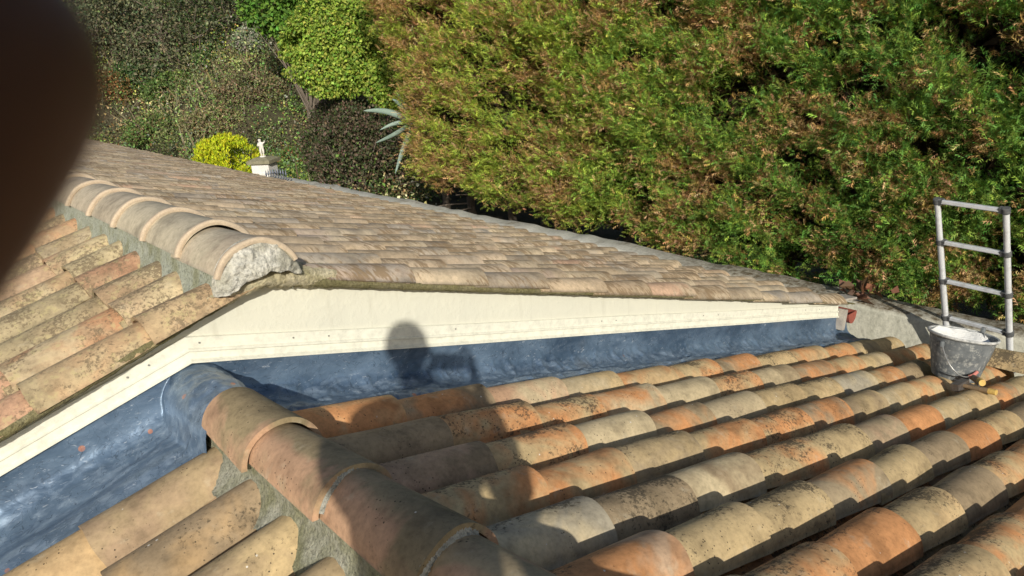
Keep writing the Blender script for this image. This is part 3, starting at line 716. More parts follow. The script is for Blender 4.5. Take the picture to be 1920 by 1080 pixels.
# ------------------------------------------------------------------ foliage tools
def unit(v): return v/(np.linalg.norm(v, axis=-1, keepdims=True)+1e-9)
def leaves(P, D, Nn, Ln, Wd, C, curl=0.25):
    """pointed leaves folded along the midrib: 2 tris each side -> 4 verts, 2 faces"""
    S = unit(np.cross(D, Nn)); U = unit(np.cross(S, D)); L = Ln[:, None]; W = Wd[:, None]
    v0 = P; v1 = P + D*L*0.45 + S*W + U*W*curl; v2 = P + D*L - U*L*0.12; v3 = P + D*L*0.45 - S*W + U*W*curl
    V = np.stack([v0, v1, v2, v3], 1).reshape(-1, 3); b = np.arange(len(P))*4
    F = np.concatenate([np.stack([b, b+1, b+2], 1), np.stack([b, b+2, b+3], 1)])
    return V, F, np.repeat(C, 4, axis=0)
def sprays(P, D, Nn, Ln, C, k=3):
    """flat conifer frond: k pairs of narrow side lobes plus tip"""
    S = unit(np.cross(D, Nn)); U = unit(np.cross(S, D)); n = len(P); Vs = []; F = []
    L = Ln[:, None]; per = 0
    V = []
    ts = np.linspace(0.08, 0.72, k)
    for j, t_ in enumerate(ts):
        for sg in (-1, 1):
            base = P + D*L*t_ - U*L*0.10*t_*t_; ll = L*(0.50 - 0.30*abs(t_-0.35))
            dd = unit(D*0.75 + S*sg*0.75 - U*0.10)
            wv = unit(np.cross(dd, U))*L*0.060
            V += [base - wv*0.5 - D*L*0.03, base + wv*0.5 + D*L*0.03, base + dd*ll + U*L*0.03*sg]
    base = P + D*L*0.55; wv = S*L*0.06
    V += [base-wv, base+wv, P + D*L*1.0 - U*L*0.12]
    base = P; wv = S*L*0.03
    V += [base-wv, base+wv, P + D*L*0.75]
    m = len(V); V = np.stack(V, 1).reshape(-1, 3); b = np.arange(n)[:, None]*m
    F = (b[:, :, None] + np.arange(m).reshape(1, -1, 3)).reshape(-1, 3)
    return V, F, np.repeat(C, m, axis=0)
def col4(c, n, g, var=0.2, hue=0.1):
    c = np.asarray(c, float); c = np.broadcast_to(c, (n, 3)); b = np.exp(g.normal(0, var, (n, 1))); h = 1+g.normal(0, hue, (n, 3))
    return np.concatenate([np.clip(c*b*h, 0.004, 0.9), np.ones((n, 1))], 1)
def foliage(name, parts, mat, parent=None):
    V, F, C = [], [], []; n = 0
    for v, f, c in parts: V.append(v); F.append(f+n); C.append(c); n += len(v)
    return npmesh(name, np.concatenate(V), np.concatenate(F), mat, parent, False, dict(col=np.concatenate(C)))
def randdir(n, g): return unit(g.normal(0, 1, (n, 3)))

# ================================================================== HEDGE
hedge = empty('hedge', (7.4, 2.0, -2.1))
tag(hedge, 'tall clipped conifer hedge with brown dead patches behind the boundary wall', 'hedge')
g = np.random.default_rng(77)
def hface(y, z):
    P = np.stack([y*0+5, y, z], -1)
    f = 6.42 + 0.20*vnoise(P*np.array([1, 1, 1]), 0.8, 5) + 0.10*vnoise(P, 2.2, 6)
    # far end curls back, bottom tucks under
    f = f + np.clip((y-7.6-0.25*(z+1))/1.0, 0, 3)**2*1.1
    lowz = -1.52 - 0.045*(4-y) + 0.07*vnoise(np.stack([y*0, y, y*0], -1), 2.5, 2)
    f = f + np.clip((lowz+0.30-z)/0.30, 0, 3)**2*0.22
    return f, lowz
def layer(y, z):
    a_ = y*0.965+z*0.26; b_ = z*0.965-y*0.26
    return 0.65*vnoise(np.stack([y*0, a_*1.3, b_*5.0], -1), 1.0, 61) + 0.55*vnoise(np.stack([y*0, a_*3.2, b_*9.5], -1), 1.0, 63)
def tufts(n, y0, y1, z0, z1, depth, seed, dens=1.0, dark=1.0, brown=0.28):
    g = np.random.default_rng(seed)
    y = g.uniform(y0, y1, n); z = g.uniform(z0, z1, n); f, lz = hface(y, z); ok = z > lz
    y, z, f = y[ok], z[ok], f[ok]; n = len(y)
    P = np.stack([f+depth+np.abs(g.normal(0, 0.05, n)), y, z], -1)
    gp = layer(y, z); P[:, 0] -= 0.25*gp
    cut = gp > (-0.33 if depth < 0.1 else -0.75); P = P[cut]; n = len(P)
    D = unit(np.stack([-np.ones(n), 0.15+g.normal(0, 0.35, n), 0.70+g.normal(0, 0.30, n)], -1))
    Lt = g.uniform(0.20, 0.44, n); m = 23
    t_ = np.tile(np.linspace(0.05, 1.0, m), (n, 1))
    B = P[:, None]+D[:, None]*(t_*Lt[:, None])[..., None] - np.array([0, 0, 1])*(t_**2*0.05)[..., None]
    B = B + g.normal(0, 0.030, B.shape)
    sd_ = unit(D[:, None] + g.normal(0, 0.42, B.shape)); nn = unit(np.array([0.25, 0.0, 1.0]) + g.normal(0, 0.45, B.shape))
    # colours: yellow-green toward the far end, deep green toward the near right, brown patches
    yy = B[..., 1]; zz = B[..., 2]; k = n*m
    far = np.clip((yy-1.0)/6.0, 0, 1)
    pb = 0.40*fbm(np.stack([yy*0, yy, zz], -1), 1.3, 12, 3) + 0.75*vnoise(np.stack([yy*0, yy, zz], -1), 8.0, 14) + 0.20*far
    tuftb = np.repeat(g.normal(0, 1, (n, 1)), m, 1)
    isb = (pb*1.3 + 0.28*tuftb + g.normal(0, 0.35, pb.shape)) > (0.62-brown)
    green = np.array([0.22, 0.37, 0.06]); yel = np.array([0.45, 0.53, 0.085]); deep = np.array([0.10, 0.25, 0.06]); br = np.array([0.56, 0.36, 0.18]); br2 = np.array([0.46, 0.31, 0.11])
    wy = np.clip(0.25 + 0.55*far + 0.28*tuftb + 0.2*t_ + g.normal(0, 0.15, pb.shape), 0, 1)[..., None]
    cc = green*(1-wy)+yel*wy
    dk = np.clip(0.55-0.9*far+0.3*g.normal(0, 1, pb.shape), 0, 0.9)[..., None]; cc = cc*(1-dk)+deep*dk
    bb = np.where(g.random(pb.shape)[..., None] < 0.5, br, br2); cc = np.where(isb[..., None], bb, cc)*dark
    return sprays(B.reshape(-1, 3), sd_.reshape(-1, 3), nn.reshape(-1, 3), g.uniform(0.055, 0.102, k), col4(cc.reshape(-1, 3), k, g, 0.30, 0.08))
parts = [tufts(9400, -2.2, 9.3, -2.0, 2.9, 0.02, 1), tufts(3600, -1.2, 5.0, -2.0, 1.4, 0.0, 2), tufts(2000, -5.5, -1.9, -2.0, 2.9, 0.02, 3), tufts(2300, -2.5, 9.4, -1.9, 2.9, 0.28, 4, dark=0.8, brown=0.45)]  # last, deeper layer is coloured darker to suggest shade inside the hedge
foliage('foliage', parts, m_conif, hedge)
# inner twig mass, dark backing sheets for the inner shade, and trunks
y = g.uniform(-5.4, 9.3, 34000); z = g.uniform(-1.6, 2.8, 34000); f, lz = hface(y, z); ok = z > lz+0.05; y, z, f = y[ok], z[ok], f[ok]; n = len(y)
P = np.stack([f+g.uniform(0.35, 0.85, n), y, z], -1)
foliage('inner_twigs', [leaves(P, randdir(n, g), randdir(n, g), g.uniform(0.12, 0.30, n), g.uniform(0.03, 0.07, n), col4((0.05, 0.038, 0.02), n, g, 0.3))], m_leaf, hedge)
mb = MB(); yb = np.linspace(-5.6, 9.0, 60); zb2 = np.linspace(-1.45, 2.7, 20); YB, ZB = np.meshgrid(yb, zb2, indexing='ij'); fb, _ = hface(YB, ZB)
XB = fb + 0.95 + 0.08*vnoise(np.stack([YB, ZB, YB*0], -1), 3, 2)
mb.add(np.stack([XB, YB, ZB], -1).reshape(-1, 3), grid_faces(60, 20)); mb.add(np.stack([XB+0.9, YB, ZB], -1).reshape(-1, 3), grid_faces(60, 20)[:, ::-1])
mb.build('shade_backing', simple('dark_hedge_interior', (0.030, 0.026, 0.014), (0.018, 0.022, 0.010), 9, 0.95, 0.8, 0.05), hedge)  # added dark sheets that stand in for the shade inside the hedge
for i, yt in enumerate(np.arange(-5.0, 9.0, 0.85)):
    mb = MB(); x0 = 7.25 + g.normal(0, 0.08); yt += g.normal(0, 0.12)
    pts = [(x0, yt, -2.3), (x0+g.normal(0, 0.03), yt+g.normal(0, 0.03), -1.2), (x0+g.normal(0, 0.05), yt+g.normal(0, 0.05), 0.4), (x0, yt, 2.0)]
    mb.tube(pts, [0.075, 0.06, 0.045, 0.02], 8)
    for _ in range(7):
        zb = g.uniform(-1.9, 0.2); e = np.array([x0-g.uniform(0.4, 0.9), yt+g.normal(0, 0.3), zb+g.uniform(-0.1, 0.45)])
        mb.tube([(x0, yt, zb), (np.array([x0, yt, zb])+e)/2+g.normal(0, 0.04, 3), e], [0.018, 0.011, 0.004], 5, False)
    mb.build('trunk', m_bark, hedge, True)

# ================================================================== BANK UNDERGROWTH
g = np.random.default_rng(5)
def bank_z(x, y): return hgt(x, y)
N = 5200
# polar sampling around the camera's heading so density follows what can be seen from about here
th = g.uniform(math.radians(42), math.radians(84), N); rr = np.sqrt(g.uniform(14.0**2, 37.0**2, N))
cx = CAM[0]+rr*np.cos(th); cy = CAM[1]+rr*np.sin(th)
ok = ((cx > 6.25) | (cy > 22.2)) & (cy > 9.3); cx, cy = cx[ok], cy[ok]; N = len(cx)
cz = bank_z(cx, cy)
tone = fbm(np.stack([cx, cy, cz], -1), 0.32, 21, 3); tone2 = vnoise(np.stack([cx, cy, cz], -1), 0.9, 23)
pal = np.array([(0.17, 0.27, 0.065), (0.12, 0.22, 0.06), (0.25, 0.29, 0.11), (0.29, 0.25, 0.13), (0.34, 0.25, 0.13), (0.32, 0.35, 0.07), (0.19, 0.19, 0.10), (0.11, 0.18, 0.09)])
m = 88
pick = g.integers(0, 8, N)
pick = np.where(tone > 0.18, g.choice([3, 2, 6, 3, 0, 2, 1], N), np.where(tone < -0.12, g.choice([0, 1, 7, 0, 5], N), pick))
rad = g.uniform(0.20, 0.62, N)*(1+0.5*(tone2 < -0.3))
B = np.stack([cx, cy, cz+rad*0.45], -1)[:, None] + g.normal(0, 1, (N, m, 3))*rad[:, None, None]*np.array([0.55, 0.55, 0.50])
C = pal[pick][:, None]*np.ones((N, m, 1))*np.exp(0.35*g.normal(0, 1, N))[:, None, None]*np.where(tone2 > 0.45, 0.45, 1.0)[:, None, None]; sw = g.random((N, m)) < 0.05; C[sw] = np.array([0.26, 0.15, 0.06]); sw = g.random((N, m)) < 0.04; C[sw] = np.array([0.30, 0.30, 0.24])  # some clumps darkened in colour to read as shaded hollows
k = N*m
sz = g.uniform(0.035, 0.085, k)*np.repeat(g.uniform(0.7, 1.3, N), m)
gc = foliage('undergrowth', [leaves(B.reshape(-1, 3), unit(randdir(k, g)+np.array([-0.2, -0.3, 0.3])), unit(randdir(k, g)+np.array([-0.3, -0.5, 0.8])), sz, sz*g.uniform(0.22, 0.42, k), col4(C.reshape(-1, 3), k, g, 0.26, 0.06))], m_leaf)
tag(gc, kind='stuff', label='tangled green and brown undergrowth covering the bank', cat='undergrowth')
# dry stalks and fine grass
n = 8000; th = g.uniform(math.radians(45), math.radians(84), n); rr = np.sqrt(g.uniform(15.0**2, 34.0**2, n)); x = CAM[0]+rr*np.cos(th); y = CAM[1]+rr*np.sin(th)
tn_ = fbm(np.stack([x, y, x*0], -1), 0.35, 41, 2); ok = ((x > 6.3) | (y > 22.2)) & (y > 10) & (tn_ > -0.12); x, y = x[ok], y[ok]; n = len(x)
P = np.stack([x, y, bank_z(x, y)], -1); D = unit(np.stack([g.normal(-0.1, 0.5, n), g.normal(-0.2, 0.5, n), np.ones(n)], -1))
dg = foliage('dry_grass', [leaves(P, D, randdir(n, g), g.uniform(0.35, 1.0, n), np.full(n, 0.007), col4((0.22, 0.19, 0.11), n, g, 0.3), 0.1)], m_leaf)
tag(dg, kind='stuff', label='dry straw-coloured stalks standing in the bank undergrowth', cat='dry grass')

def bush(name, label, cat, base, blobs, n, leaf, cols, stems=True, mat=m_leaf, group=None, shell=0.35, up_=0.4, seed=0, stemcol=m_bark, wd=(0.3, 0.5), droop=0.0, lumps=0.22):
    """blobs: (dx,dy,dz,rx,ry,rz); leaves spread in the outer shell of each, leaf normals outward"""
    g = np.random.default_rng(seed+900); root = empty(name, base); tag(root, label, cat, group)
    vol = np.array([b[3]*b[4]+b[4]*b[5]+b[3]*b[5] for b in blobs]); cnt = (n*vol/vol.sum()).astype(int); prt = []
    for b, c_ in zip(blobs, cnt):
        d = randdir(c_, g); lump = 1+lumps*vnoise(d*2.2+np.array(b[:3]), 1.0, seed)+0.10*vnoise(d*6, 1.0, seed+3)
        rr = lump*(1-shell*g.random(c_)**1.6)
        P = np.array(base)+np.array(b[:3])+d*rr[:, None]*np.array(b[3:6])
        ok = P[:, 2] > base[2]-0.05; P = P[ok]; d = d[ok]; c2 = len(P)
        depth = rr[ok]
        gap = vnoise(P, 2.6, seed+8) > -0.55; P = P[gap]; d = d[gap]; c2 = len(P)
        ci = g.integers(0, len(cols), c2); cl = np.array(cols)[ci]
        ln = g.uniform(leaf*0.7, leaf*1.3, c2)
        prt.append(leaves(P, unit(d*0.6+randdir(c2, g)*0.8+np.array([0, 0, up_-droop])), unit(d+randdir(c2, g)*0.7+np.array([0, 0, 0.3])), ln, ln*g.uniform(wd[0], wd[1], c2), col4(cl, c2, g, 0.22, 0.08)))
    foliage('foliage', prt, mat, root)
    if stems:
        mb = MB()
        for b in blobs:
            for _ in range(5):
                e = np.array(base)+np.array(b[:3])+g.normal(0, 0.5, 3)*np.array(b[3:6]); s = np.array(base)+g.normal(0, 0.06, 3)*np.array([1, 1, 0])
                mb.tube([s, (s+e)/2+g.normal(0, 0.08, 3), e], [0.03, 0.018, 0.006], 6, False)
        mb.build('stem', stemcol, root, True)
    return root
def ray(u, v, r): return CAM + (RIGHT*(u-960)/1469.15 + DOWN*(v-540)/1469.15 + FWD)*r
# yellow-green clipped shrub: packed fine fronds
bush('golden_conifer', 'bright yellow-green rounded conifer shrub beside the white gate pillar', 'shrub', (5.72, 14.25, -1.95),
     [(-0.27, 0.1, 0.62, 0.36, 0.36, 0.58), (0.0, -0.05, 0.68, 0.38, 0.38, 0.60), (0.27, -0.1, 0.62, 0.36, 0.36, 0.56), (0.52, -0.2, 0.42, 0.30, 0.28, 0.48), (-0.1, -0.2, 0.3, 0.5, 0.3, 0.42)], 15000, 0.075, [(0.52, 0.58, 0.02), (0.60, 0.63, 0.03), (0.42, 0.50, 0.02), (0.38, 0.42, 0.03)], seed=1, up_=0.9, shell=0.22, wd=(0.16, 0.26), lumps=0.07)
bush('shrub', 'dark brownish-green bush between the white pillar and the hedge end', 'shrub', (6.75, 10.6, -2.0),
     [(0, 0, 0.7, 0.75, 0.75, 0.85), (0.5, 0.7, 1.0, 0.8, 0.8, 0.9), (0.3, 1.2, 0.55, 0.6, 0.7, 0.7), (0.8, -0.1, 0.75, 0.6, 0.6, 0.8), (0.2, 0.3, 1.35, 0.55, 0.55, 0.5), (0.75, 1.7, 1.2, 0.7, 0.8, 0.7), (0.75, 2.3, 0.8, 0.6, 0.8, 0.7)], 30000, 0.055, [(0.085, 0.075, 0.04), (0.12, 0.085, 0.06), (0.06, 0.09, 0.03), (0.17, 0.13, 0.09), (0.055, 0.075, 0.03)], seed=2)
b0 = ray(632, 160, 15.6)
bush('ivy_bush', 'bright green leafy bush left of the hedge top, above the dark bush', 'bush', (b0[0], b0[1], b0[2]-0.85),
     [(0, 0, 1.2, 0.85, 0.6, 0.62), (0.75, -0.35, 1.75, 0.8, 0.6, 0.75), (-0.35, 0.35, 1.7, 0.5, 0.5, 0.5), (0.9, -0.5, 1.0, 0.6, 0.5, 0.7), (0.2, 0.2, 2.1, 0.7, 0.6, 0.6)], 34000, 0.064, [(0.22, 0.33, 0.045), (0.28, 0.38, 0.055), (0.15, 0.26, 0.035), (0.36, 0.42, 0.08)], seed=3, droop=0.9, stems=False)
b1 = ray(565, 40, 19.0)
bush('ivy_bush', 'fresh green leafy crown at the top edge over a dark hollow', 'bush', (b1[0], b1[1], b1[2]-2.3),
     [(0, 0, 2.3, 0.8, 0.7, 0.75), (0.5, -0.25, 1.75, 0.65, 0.6, 0.6), (-0.5, 0.3, 2.7, 0.8, 0.6, 0.7), (0.9, -0.4, 2.9, 0.9, 0.7, 0.7)], 12000, 0.10, [(0.10, 0.21, 0.03), (0.14, 0.25, 0.035), (0.07, 0.15, 0.025)], seed=4, droop=0.6)
b2 = ray(640, 150, 21.0)

# agave: blue-grey pointed leaves
ag = ray(778, 222, 13.3); aroot = empty('agave', tuple(ag-np.array([0, 0, 0.35]))); tag(aroot, 'blue-green agave with long pointed leaves poking out at the end of the hedge', 'agave')
m_agave = simple('agave_leaf', (0.26, 0.34, 0.29), (0.20, 0.28, 0.24), 8, 0.5, 0.1)
def blade(tip_uv, r, bend, wd_):
    tip = ray(tip_uv[0], tip_uv[1], r); base = ag + (tip-ag)*0.08 - np.array([0, 0, 0.05]); n_ = 14; V = []
    dd = unit(tip-base); side = unit(np.cross(dd, unit(ag-CAM))); nrm = unit(np.cross(side, dd))
    for i in range(n_):
        s_ = i/(n_-1); c_ = base + (tip-base)*s_ + np.array([0, 0, 1])*bend*math.sin(math.pi*s_)
        w_ = wd_*(0.75+0.5*s_)*(1-s_)**0.65 + 0.001
        for q_, dpt in ((-1, 0.25), (-0.5, 0.0), (0, -0.10), (0.5, 0.0), (1, 0.25)): V.append(c_ + side*w_*q_ + nrm*w_*dpt)
        for q_, dpt in ((1, 0.25), (0.5, 0.12), (0, 0.10), (-0.5, 0.12), (-1, 0.25)): V.append(c_ + side*w_*q_ + nrm*(w_*dpt+0.006*(abs(q_) < 0.9)))
    F = []
    for i in range(n_-1):
        for j in range(10): F.append([i*10+j, i*10+(j+1) % 10, (i+1)*10+(j+1) % 10, (i+1)*10+j])
    return npmesh('leaf', np.array(V), np.array(F), m_agave, aroot)
for uv, r, bd, wd_ in (((681, 208), 12.9, 0.07, 0.075), ((742, 172), 13.2, 0.03, 0.045), ((704, 268), 12.6, -0.02, 0.05), ((741, 326), 12.7, 0.05, 0.06), ((767, 243), 12.6, 0.04, 0.055), ((735, 185), 13.6, 0.05, 0.07), ((712, 244), 13.3, 0.05, 0.05), ((800, 150), 13.8, 0.05, 0.07), ((850, 200), 13.8, 0.05, 0.07), ((830, 280), 13.5, 0.05, 0.07)):
    blade(uv, r, bd, wd_)

# trees over the bank
def tree(label, base, h, lean, crown, n, leaf, cols, seed, hang=0, group='trees at the top of the bank', thick=0.13):
    g = np.random.default_rng(seed+50); root = empty('tree', tuple(base)); tag(root, label, 'tree', group)
    base = np.array(base, float); mb = MB(); topp = base+np.array([lean[0], lean[1], h])
    mid = (base+topp)/2+g.normal(0, 0.15, 3); mb.tube([base-np.array([0, 0, 0.3]), base+(mid-base)*0.5+g.normal(0, 0.05, 3), mid, topp], [thick, thick*0.8, thick*0.6, thick*0.25], 9)
    mb.build('trunk', m_bark, root, True)
    tips = []
    mb = MB()
    for i in range(26):
        s = mid + (topp-mid)*g.uniform(-0.5, 1.0); d = unit(np.array([g.normal(0, 1), g.normal(-0.2, 1), g.normal(0.15, 0.5)])); L = g.uniform(0.6, 1.0)*crown
        e = s+d*L; m1 = (s+e)/2+g.normal(0, 0.12, 3); mb.tube([s, m1, e], [thick*0.3, thick*0.18, 0.008], 6, False); tips += [m1, e, (m1+e)/2]
        for _ in range(4):
            q0 = s+(e-s)*g.uniform(0.4, 1); q1 = q0+unit(g.normal(0, 1, 3)+d*0.6)*g.uniform(0.3, 0.8); mb.tube([q0, (q0+q1)/2+g.normal(0, 0.05, 3), q1], [0.014, 0.009, 0.003], 5, False); tips.append(q1)
    for _ in range(hang):
        q0 = np.array(tips[g.integers(0, len(tips))]); q1 = q0+np.array([g.normal(0, 0.25), g.normal(0, 0.25), -g.uniform(0.8, 1.9)]); mb.tube([q0, (q0+q1)/2+g.normal(0, 0.12, 3), q1], [0.012, 0.008, 0.003], 5, False)
    mb.build('branches', m_bark, root, True)
    tips = np.array(tips); ci = g.integers(0, len(tips), n); P = tips[ci]+g.normal(0, 1, (n, 3))*np.array([0.34, 0.34, 0.26])
    ln = g.uniform(leaf*0.6, leaf*1.3, n)
    foliage('crown', [leaves(P, randdir(n, g), unit(randdir(n, g)+np.array([0, 0, 0.6])), ln, ln*g.uniform(0.2, 0.42, n), col4(np.array(cols)[g.integers(0, len(cols), n)], n, g, 0.28, 0.08))], m_leaf, root)
    return root
OL = [(0.12, 0.14, 0.075), (0.16, 0.18, 0.095), (0.08, 0.11, 0.05), (0.21, 0.19, 0.11)]
DG = [(0.05, 0.085, 0.025), (0.07, 0.11, 0.03), (0.035, 0.06, 0.02)]
def onb(u, v, r, dz=0): p_ = ray(u, v, r); return (p_[0], p_[1], float(hgt(p_[0], p_[1]))+dz)
tree('grey-green olive-like tree above the far left of the bank', onb(215, 120, 26), 2.9, (0.2, 0), 1.9, 9000, 0.10, OL, 1)
tree('thin grey-leaved tree standing above the middle of the bank', onb(330, 112, 25.5), 2.4, (-0.3, 0.1), 1.8, 8000, 0.10, OL, 2, 6)
tree('dark sparse tree with bare branches right of the bank middle', onb(430, 105, 24), 2.5, (0.3, 0), 1.9, 7000, 0.10, DG+OL, 3, 10)
tree('half-bare twiggy tree with hanging stems above the bright green bush', onb(650, 90, 20.5), 3.2, (0.3, 0), 1.5, 3200, 0.09, DG, 4, 34)
tree('bushy dark tree behind the end of the hedge top', onb(700, 80, 21), 3.0, (0.2, 0), 1.8, 9000, 0.11, DG+[(0.12, 0.18, 0.04)], 5)
tree('dark tree on the far left rising beyond the long roof', onb(110, 90, 31), 4.2, (0.0, 0), 2.2, 9000, 0.12, DG+OL, 6)

BB = [((262, 118), 25.5, .95, .75, [(0.05, 0.11, 0.03), (0.08, 0.16, 0.04), (0.04, 0.08, 0.03)], 0.08, 'dark green ivy mass on the upper left of the bank'),
      ((335, 170), 24.5, .80, .55, [(0.12, 0.20, 0.05), (0.09, 0.16, 0.04), (0.16, 0.22, 0.07)], 0.07, 'mid-green leafy scrub left of the middle of the bank'),
      ((295, 232), 23.0, .75, .50, [(0.10, 0.18, 0.05), (0.14, 0.20, 0.05), (0.20, 0.16, 0.08)], 0.07, 'low green scrub just above the far roof edge at the left'),
      ((395, 205), 20.8, .65, .45, [(0.30, 0.24, 0.13), (0.24, 0.20, 0.11), (0.20, 0.22, 0.08)], 0.06, 'straw-coloured dry scrub above the golden conifer'),
      ((470, 165), 21.5, .80, .50, [(0.20, 0.17, 0.10), (0.16, 0.18, 0.07), (0.26, 0.19, 0.11)], 0.06, 'olive-brown dry scrub in the middle of the bank'),
      ((500, 100), 23.0, .70, .50, [(0.24, 0.28, 0.18), (0.16, 0.22, 0.11), (0.34, 0.33, 0.26)], 0.07, 'pale grey-green shrub below the dark hollow'),
      ((540, 235), 19.2, .60, .45, [(0.12, 0.20, 0.04), (0.26, 0.13, 0.06), (0.07, 0.14, 0.03)], 0.06, 'green and rust-coloured shrub behind the statue'),
      ((205, 180), 25.0, .60, .60, [(0.32, 0.16, 0.06), (0.20, 0.13, 0.06), (0.10, 0.13, 0.04)], 0.07, 'rust-brown leafed bush at the far left of the bank'),
      ((425, 130), 24.5, .70, .45, [(0.09, 0.18, 0.05), (0.13, 0.22, 0.06), (0.07, 0.12, 0.04)], 0.07, 'fresh green shrub at the upper middle of the bank'),
      ((360, 90), 26.5, .80, .60, [(0.10, 0.12, 0.07), (0.14, 0.16, 0.10), (0.07, 0.09, 0.05)], 0.08, 'grey-green shadowy shrub high on the bank')]
for i, ((u_, v_), r_, rx, rz_, cl, lf, lb) in enumerate(BB):
    q_ = ray(u_, v_, r_); zb = float(hgt(q_[0], q_[1])); zb = min(max(zb, q_[2]-1.2), q_[2]+0.2)
    bush('bank_shrub', lb, 'shrub', (q_[0], q_[1], zb-0.1), [(0, 0, rz_*0.6, rx, rx*0.8, rz_), (rx*0.6, -rx*0.3, rz_*0.45, rx*0.6, rx*0.6, rz_*0.75), (-rx*0.6, rx*0.3, rz_*0.5, rx*0.65, rx*0.6, rz_*0.7)], 5200, lf, cl, seed=20+i, group='scrub on the bank')
# stones at the far end of the roof and a pale rock in the bank
def rock(name, label, c_, s_, seed, parent=None, cat='rock'):
    g = np.random.default_rng(seed); a = np.linspace(0, 2*np.pi, 22, endpoint=False); b = np.linspace(0.02, np.pi-0.02, 13); Bb, Aa = np.meshgrid(b, a, indexing='ij')
    D = np.stack([np.sin(Bb)*np.cos(Aa), np.sin(Bb)*np.sin(Aa), np.cos(Bb)], -1); r = 1+0.35*fbm(D+seed, 1.3, seed, 3)
    V = (np.array(c_)+D*r[..., None]*np.array(s_)).reshape(-1, 3); F = []
    for i in range(12):
        for j in range(22): F.append([i*22+j, (i+1)*22+j, (i+1)*22+(j+1) % 22, i*22+(j+1) % 22])
    o = npmesh(name, V, np.array(F), m_rock, parent)
    if label: tag(o, label, cat)
    return o
p_ = onb(232, 68, 27.0, 0.75); rock('rock', 'pale grey boulder on the upper left of the bank among dark leaves', p_, (0.42, 0.35, 0.22), 3)
for i, (u_, v_) in enumerate(((176, 246), (196, 254), (212, 262))):
    q_ = ray(u_, v_, 26.6+0.3*i); o = rock('stone', None, q_, (0.24, 0.2, 0.17+0.03*i), 11+i)
    tag(o, ['leftmost pale stone of the three past the far end of the roof', 'middle pale stone of the three past the far end of the roof', 'rightmost pale stone of the three past the far end of the roof'][i], 'stone', 'stones past the far roof end')
# ================================================================== PILLAR, STATUE, GATE
px_, py_ = 5.86, 12.62
pil = empty('gate_pillar', (px_, py_, -3.0)); tag(pil, 'white square gate pillar with a mossy stone cap at the end of the boundary wall', 'pillar')
ra = math.radians(38); ax = [[math.cos(ra), math.sin(ra), 0], [-math.sin(ra), math.cos(ra), 0], [0, 0, 1]]
mb = MB(); mb.box((px_, py_, -2.08), ax, (0.185, 0.185, 0.935)); mb.box((px_, py_, -1.34), ax, (0.192, 0.192, 0.008)); mb.build('shaft', m_white, pil)
mb = MB(); mb.box((px_, py_, -1.115), ax, (0.245, 0.245, 0.032))
cv = []; 
for s_, z_ in ((0.245, -1.083), (0.13, -1.035)):
    for a_, b_ in ((-1, -1), (1, -1), (1, 1), (-1, 1)): cv.append(np.array([px_, py_, 0])+s_*(a_*np.array(ax[0])+b_*np.array(ax[1]))+np.array([0, 0, z_]))
mb.add(cv, [[0, 1, 5, 4], [1, 2, 6, 5], [2, 3, 7, 6], [3, 0, 4, 7], [4, 5, 6, 7]]); mb.build('cap', m_cap, pil)
# small cherub statue: skinned figure
def skinned(name, joints, edges, radii, mat, parent=None, loc=(0, 0, 0), sub=2, root=0):
    me = bpy.data.meshes.new(name); L = Vector(loc)
    me.from_pydata([tuple(Vector(j)-L) for j in joints], edges, []); o = bpy.data.objects.new(name, me); put(o, parent)
    if parent is None: o.location = loc
    elif parent.type == 'EMPTY': o.location = L - Vector(parent.location)
    md = o.modifiers.new('skin', 'SKIN'); md.use_smooth_shade = True
    if not me.skin_vertices: 
        bpy.context.view_layer.objects.active = o
    sv = me.skin_vertices[0].data
    for i, r in enumerate(radii):
        sv[i].radius = (r, r) if not hasattr(r, '__len__') else r
        sv[i].use_root = (i == root)
    s = o.modifiers.new('sub', 'SUBSURF'); s.levels = sub; s.render_levels = sub
    me.materials.append(mat); return o
sb = np.array([px_, py_, -1.035]); e1 = unit(np.array([0.762, -0.647, 0])); e2 = unit(np.array([0.647, 0.762, 0]))
def SJ(a, b, c): return tuple(sb + e1*a + e2*b + np.array([0, 0, c]))
mb = MB(); mb.lathe(tuple(sb-np.array([0, 0, 0.004])), (0, 0, 1), [(0.0, 0), (0.062, 0), (0.066, 0.012), (0.055, 0.028), (0.0, 0.030)], 16)
st = empty('cherub_statue', tuple(sb)); tag(st, 'small white cherub statue standing on the gate pillar cap', 'statue')
mb.build('plinth', m_stat, st, True)
J = [SJ(0, 0, .19), SJ(0.0, 0, .235), SJ(-.005, 0, .275), SJ(-.01, -.005, .298), SJ(-.016, -.012, .335), SJ(-.016, -.012, .362),
     SJ(-.022, 0, .175), SJ(-.026, -.018, .105), SJ(-.018, .0, .035), SJ(-.022, -.02, .030), SJ(.022, 0, .175), SJ(.028, -.006, .105), SJ(.018, .01, .035), SJ(.016, -.012, .030),
     SJ(-.048, -.005, .270), SJ(-.058, -.025, .225), SJ(-.03, -.05, .230), SJ(.042, 0, .272), SJ(.072, .01, .290), SJ(.085, -.01, .322)]
E_ = [(0, 1), (1, 2), (2, 3), (3, 4), (4, 5), (0, 6), (6, 7), (7, 8), (8, 9), (0, 10), (10, 11), (11, 12), (12, 13), (2, 14), (14, 15), (15, 16), (2, 17), (17, 18), (18, 19)]
skinned('body', J, E_, [.036, .036, .034, .018, .036, .028, .027, .022, .014, .011, .027, .022, .014, .011, .017, .015, .011, .017, .014, .010], m_stat, st, tuple(sb))
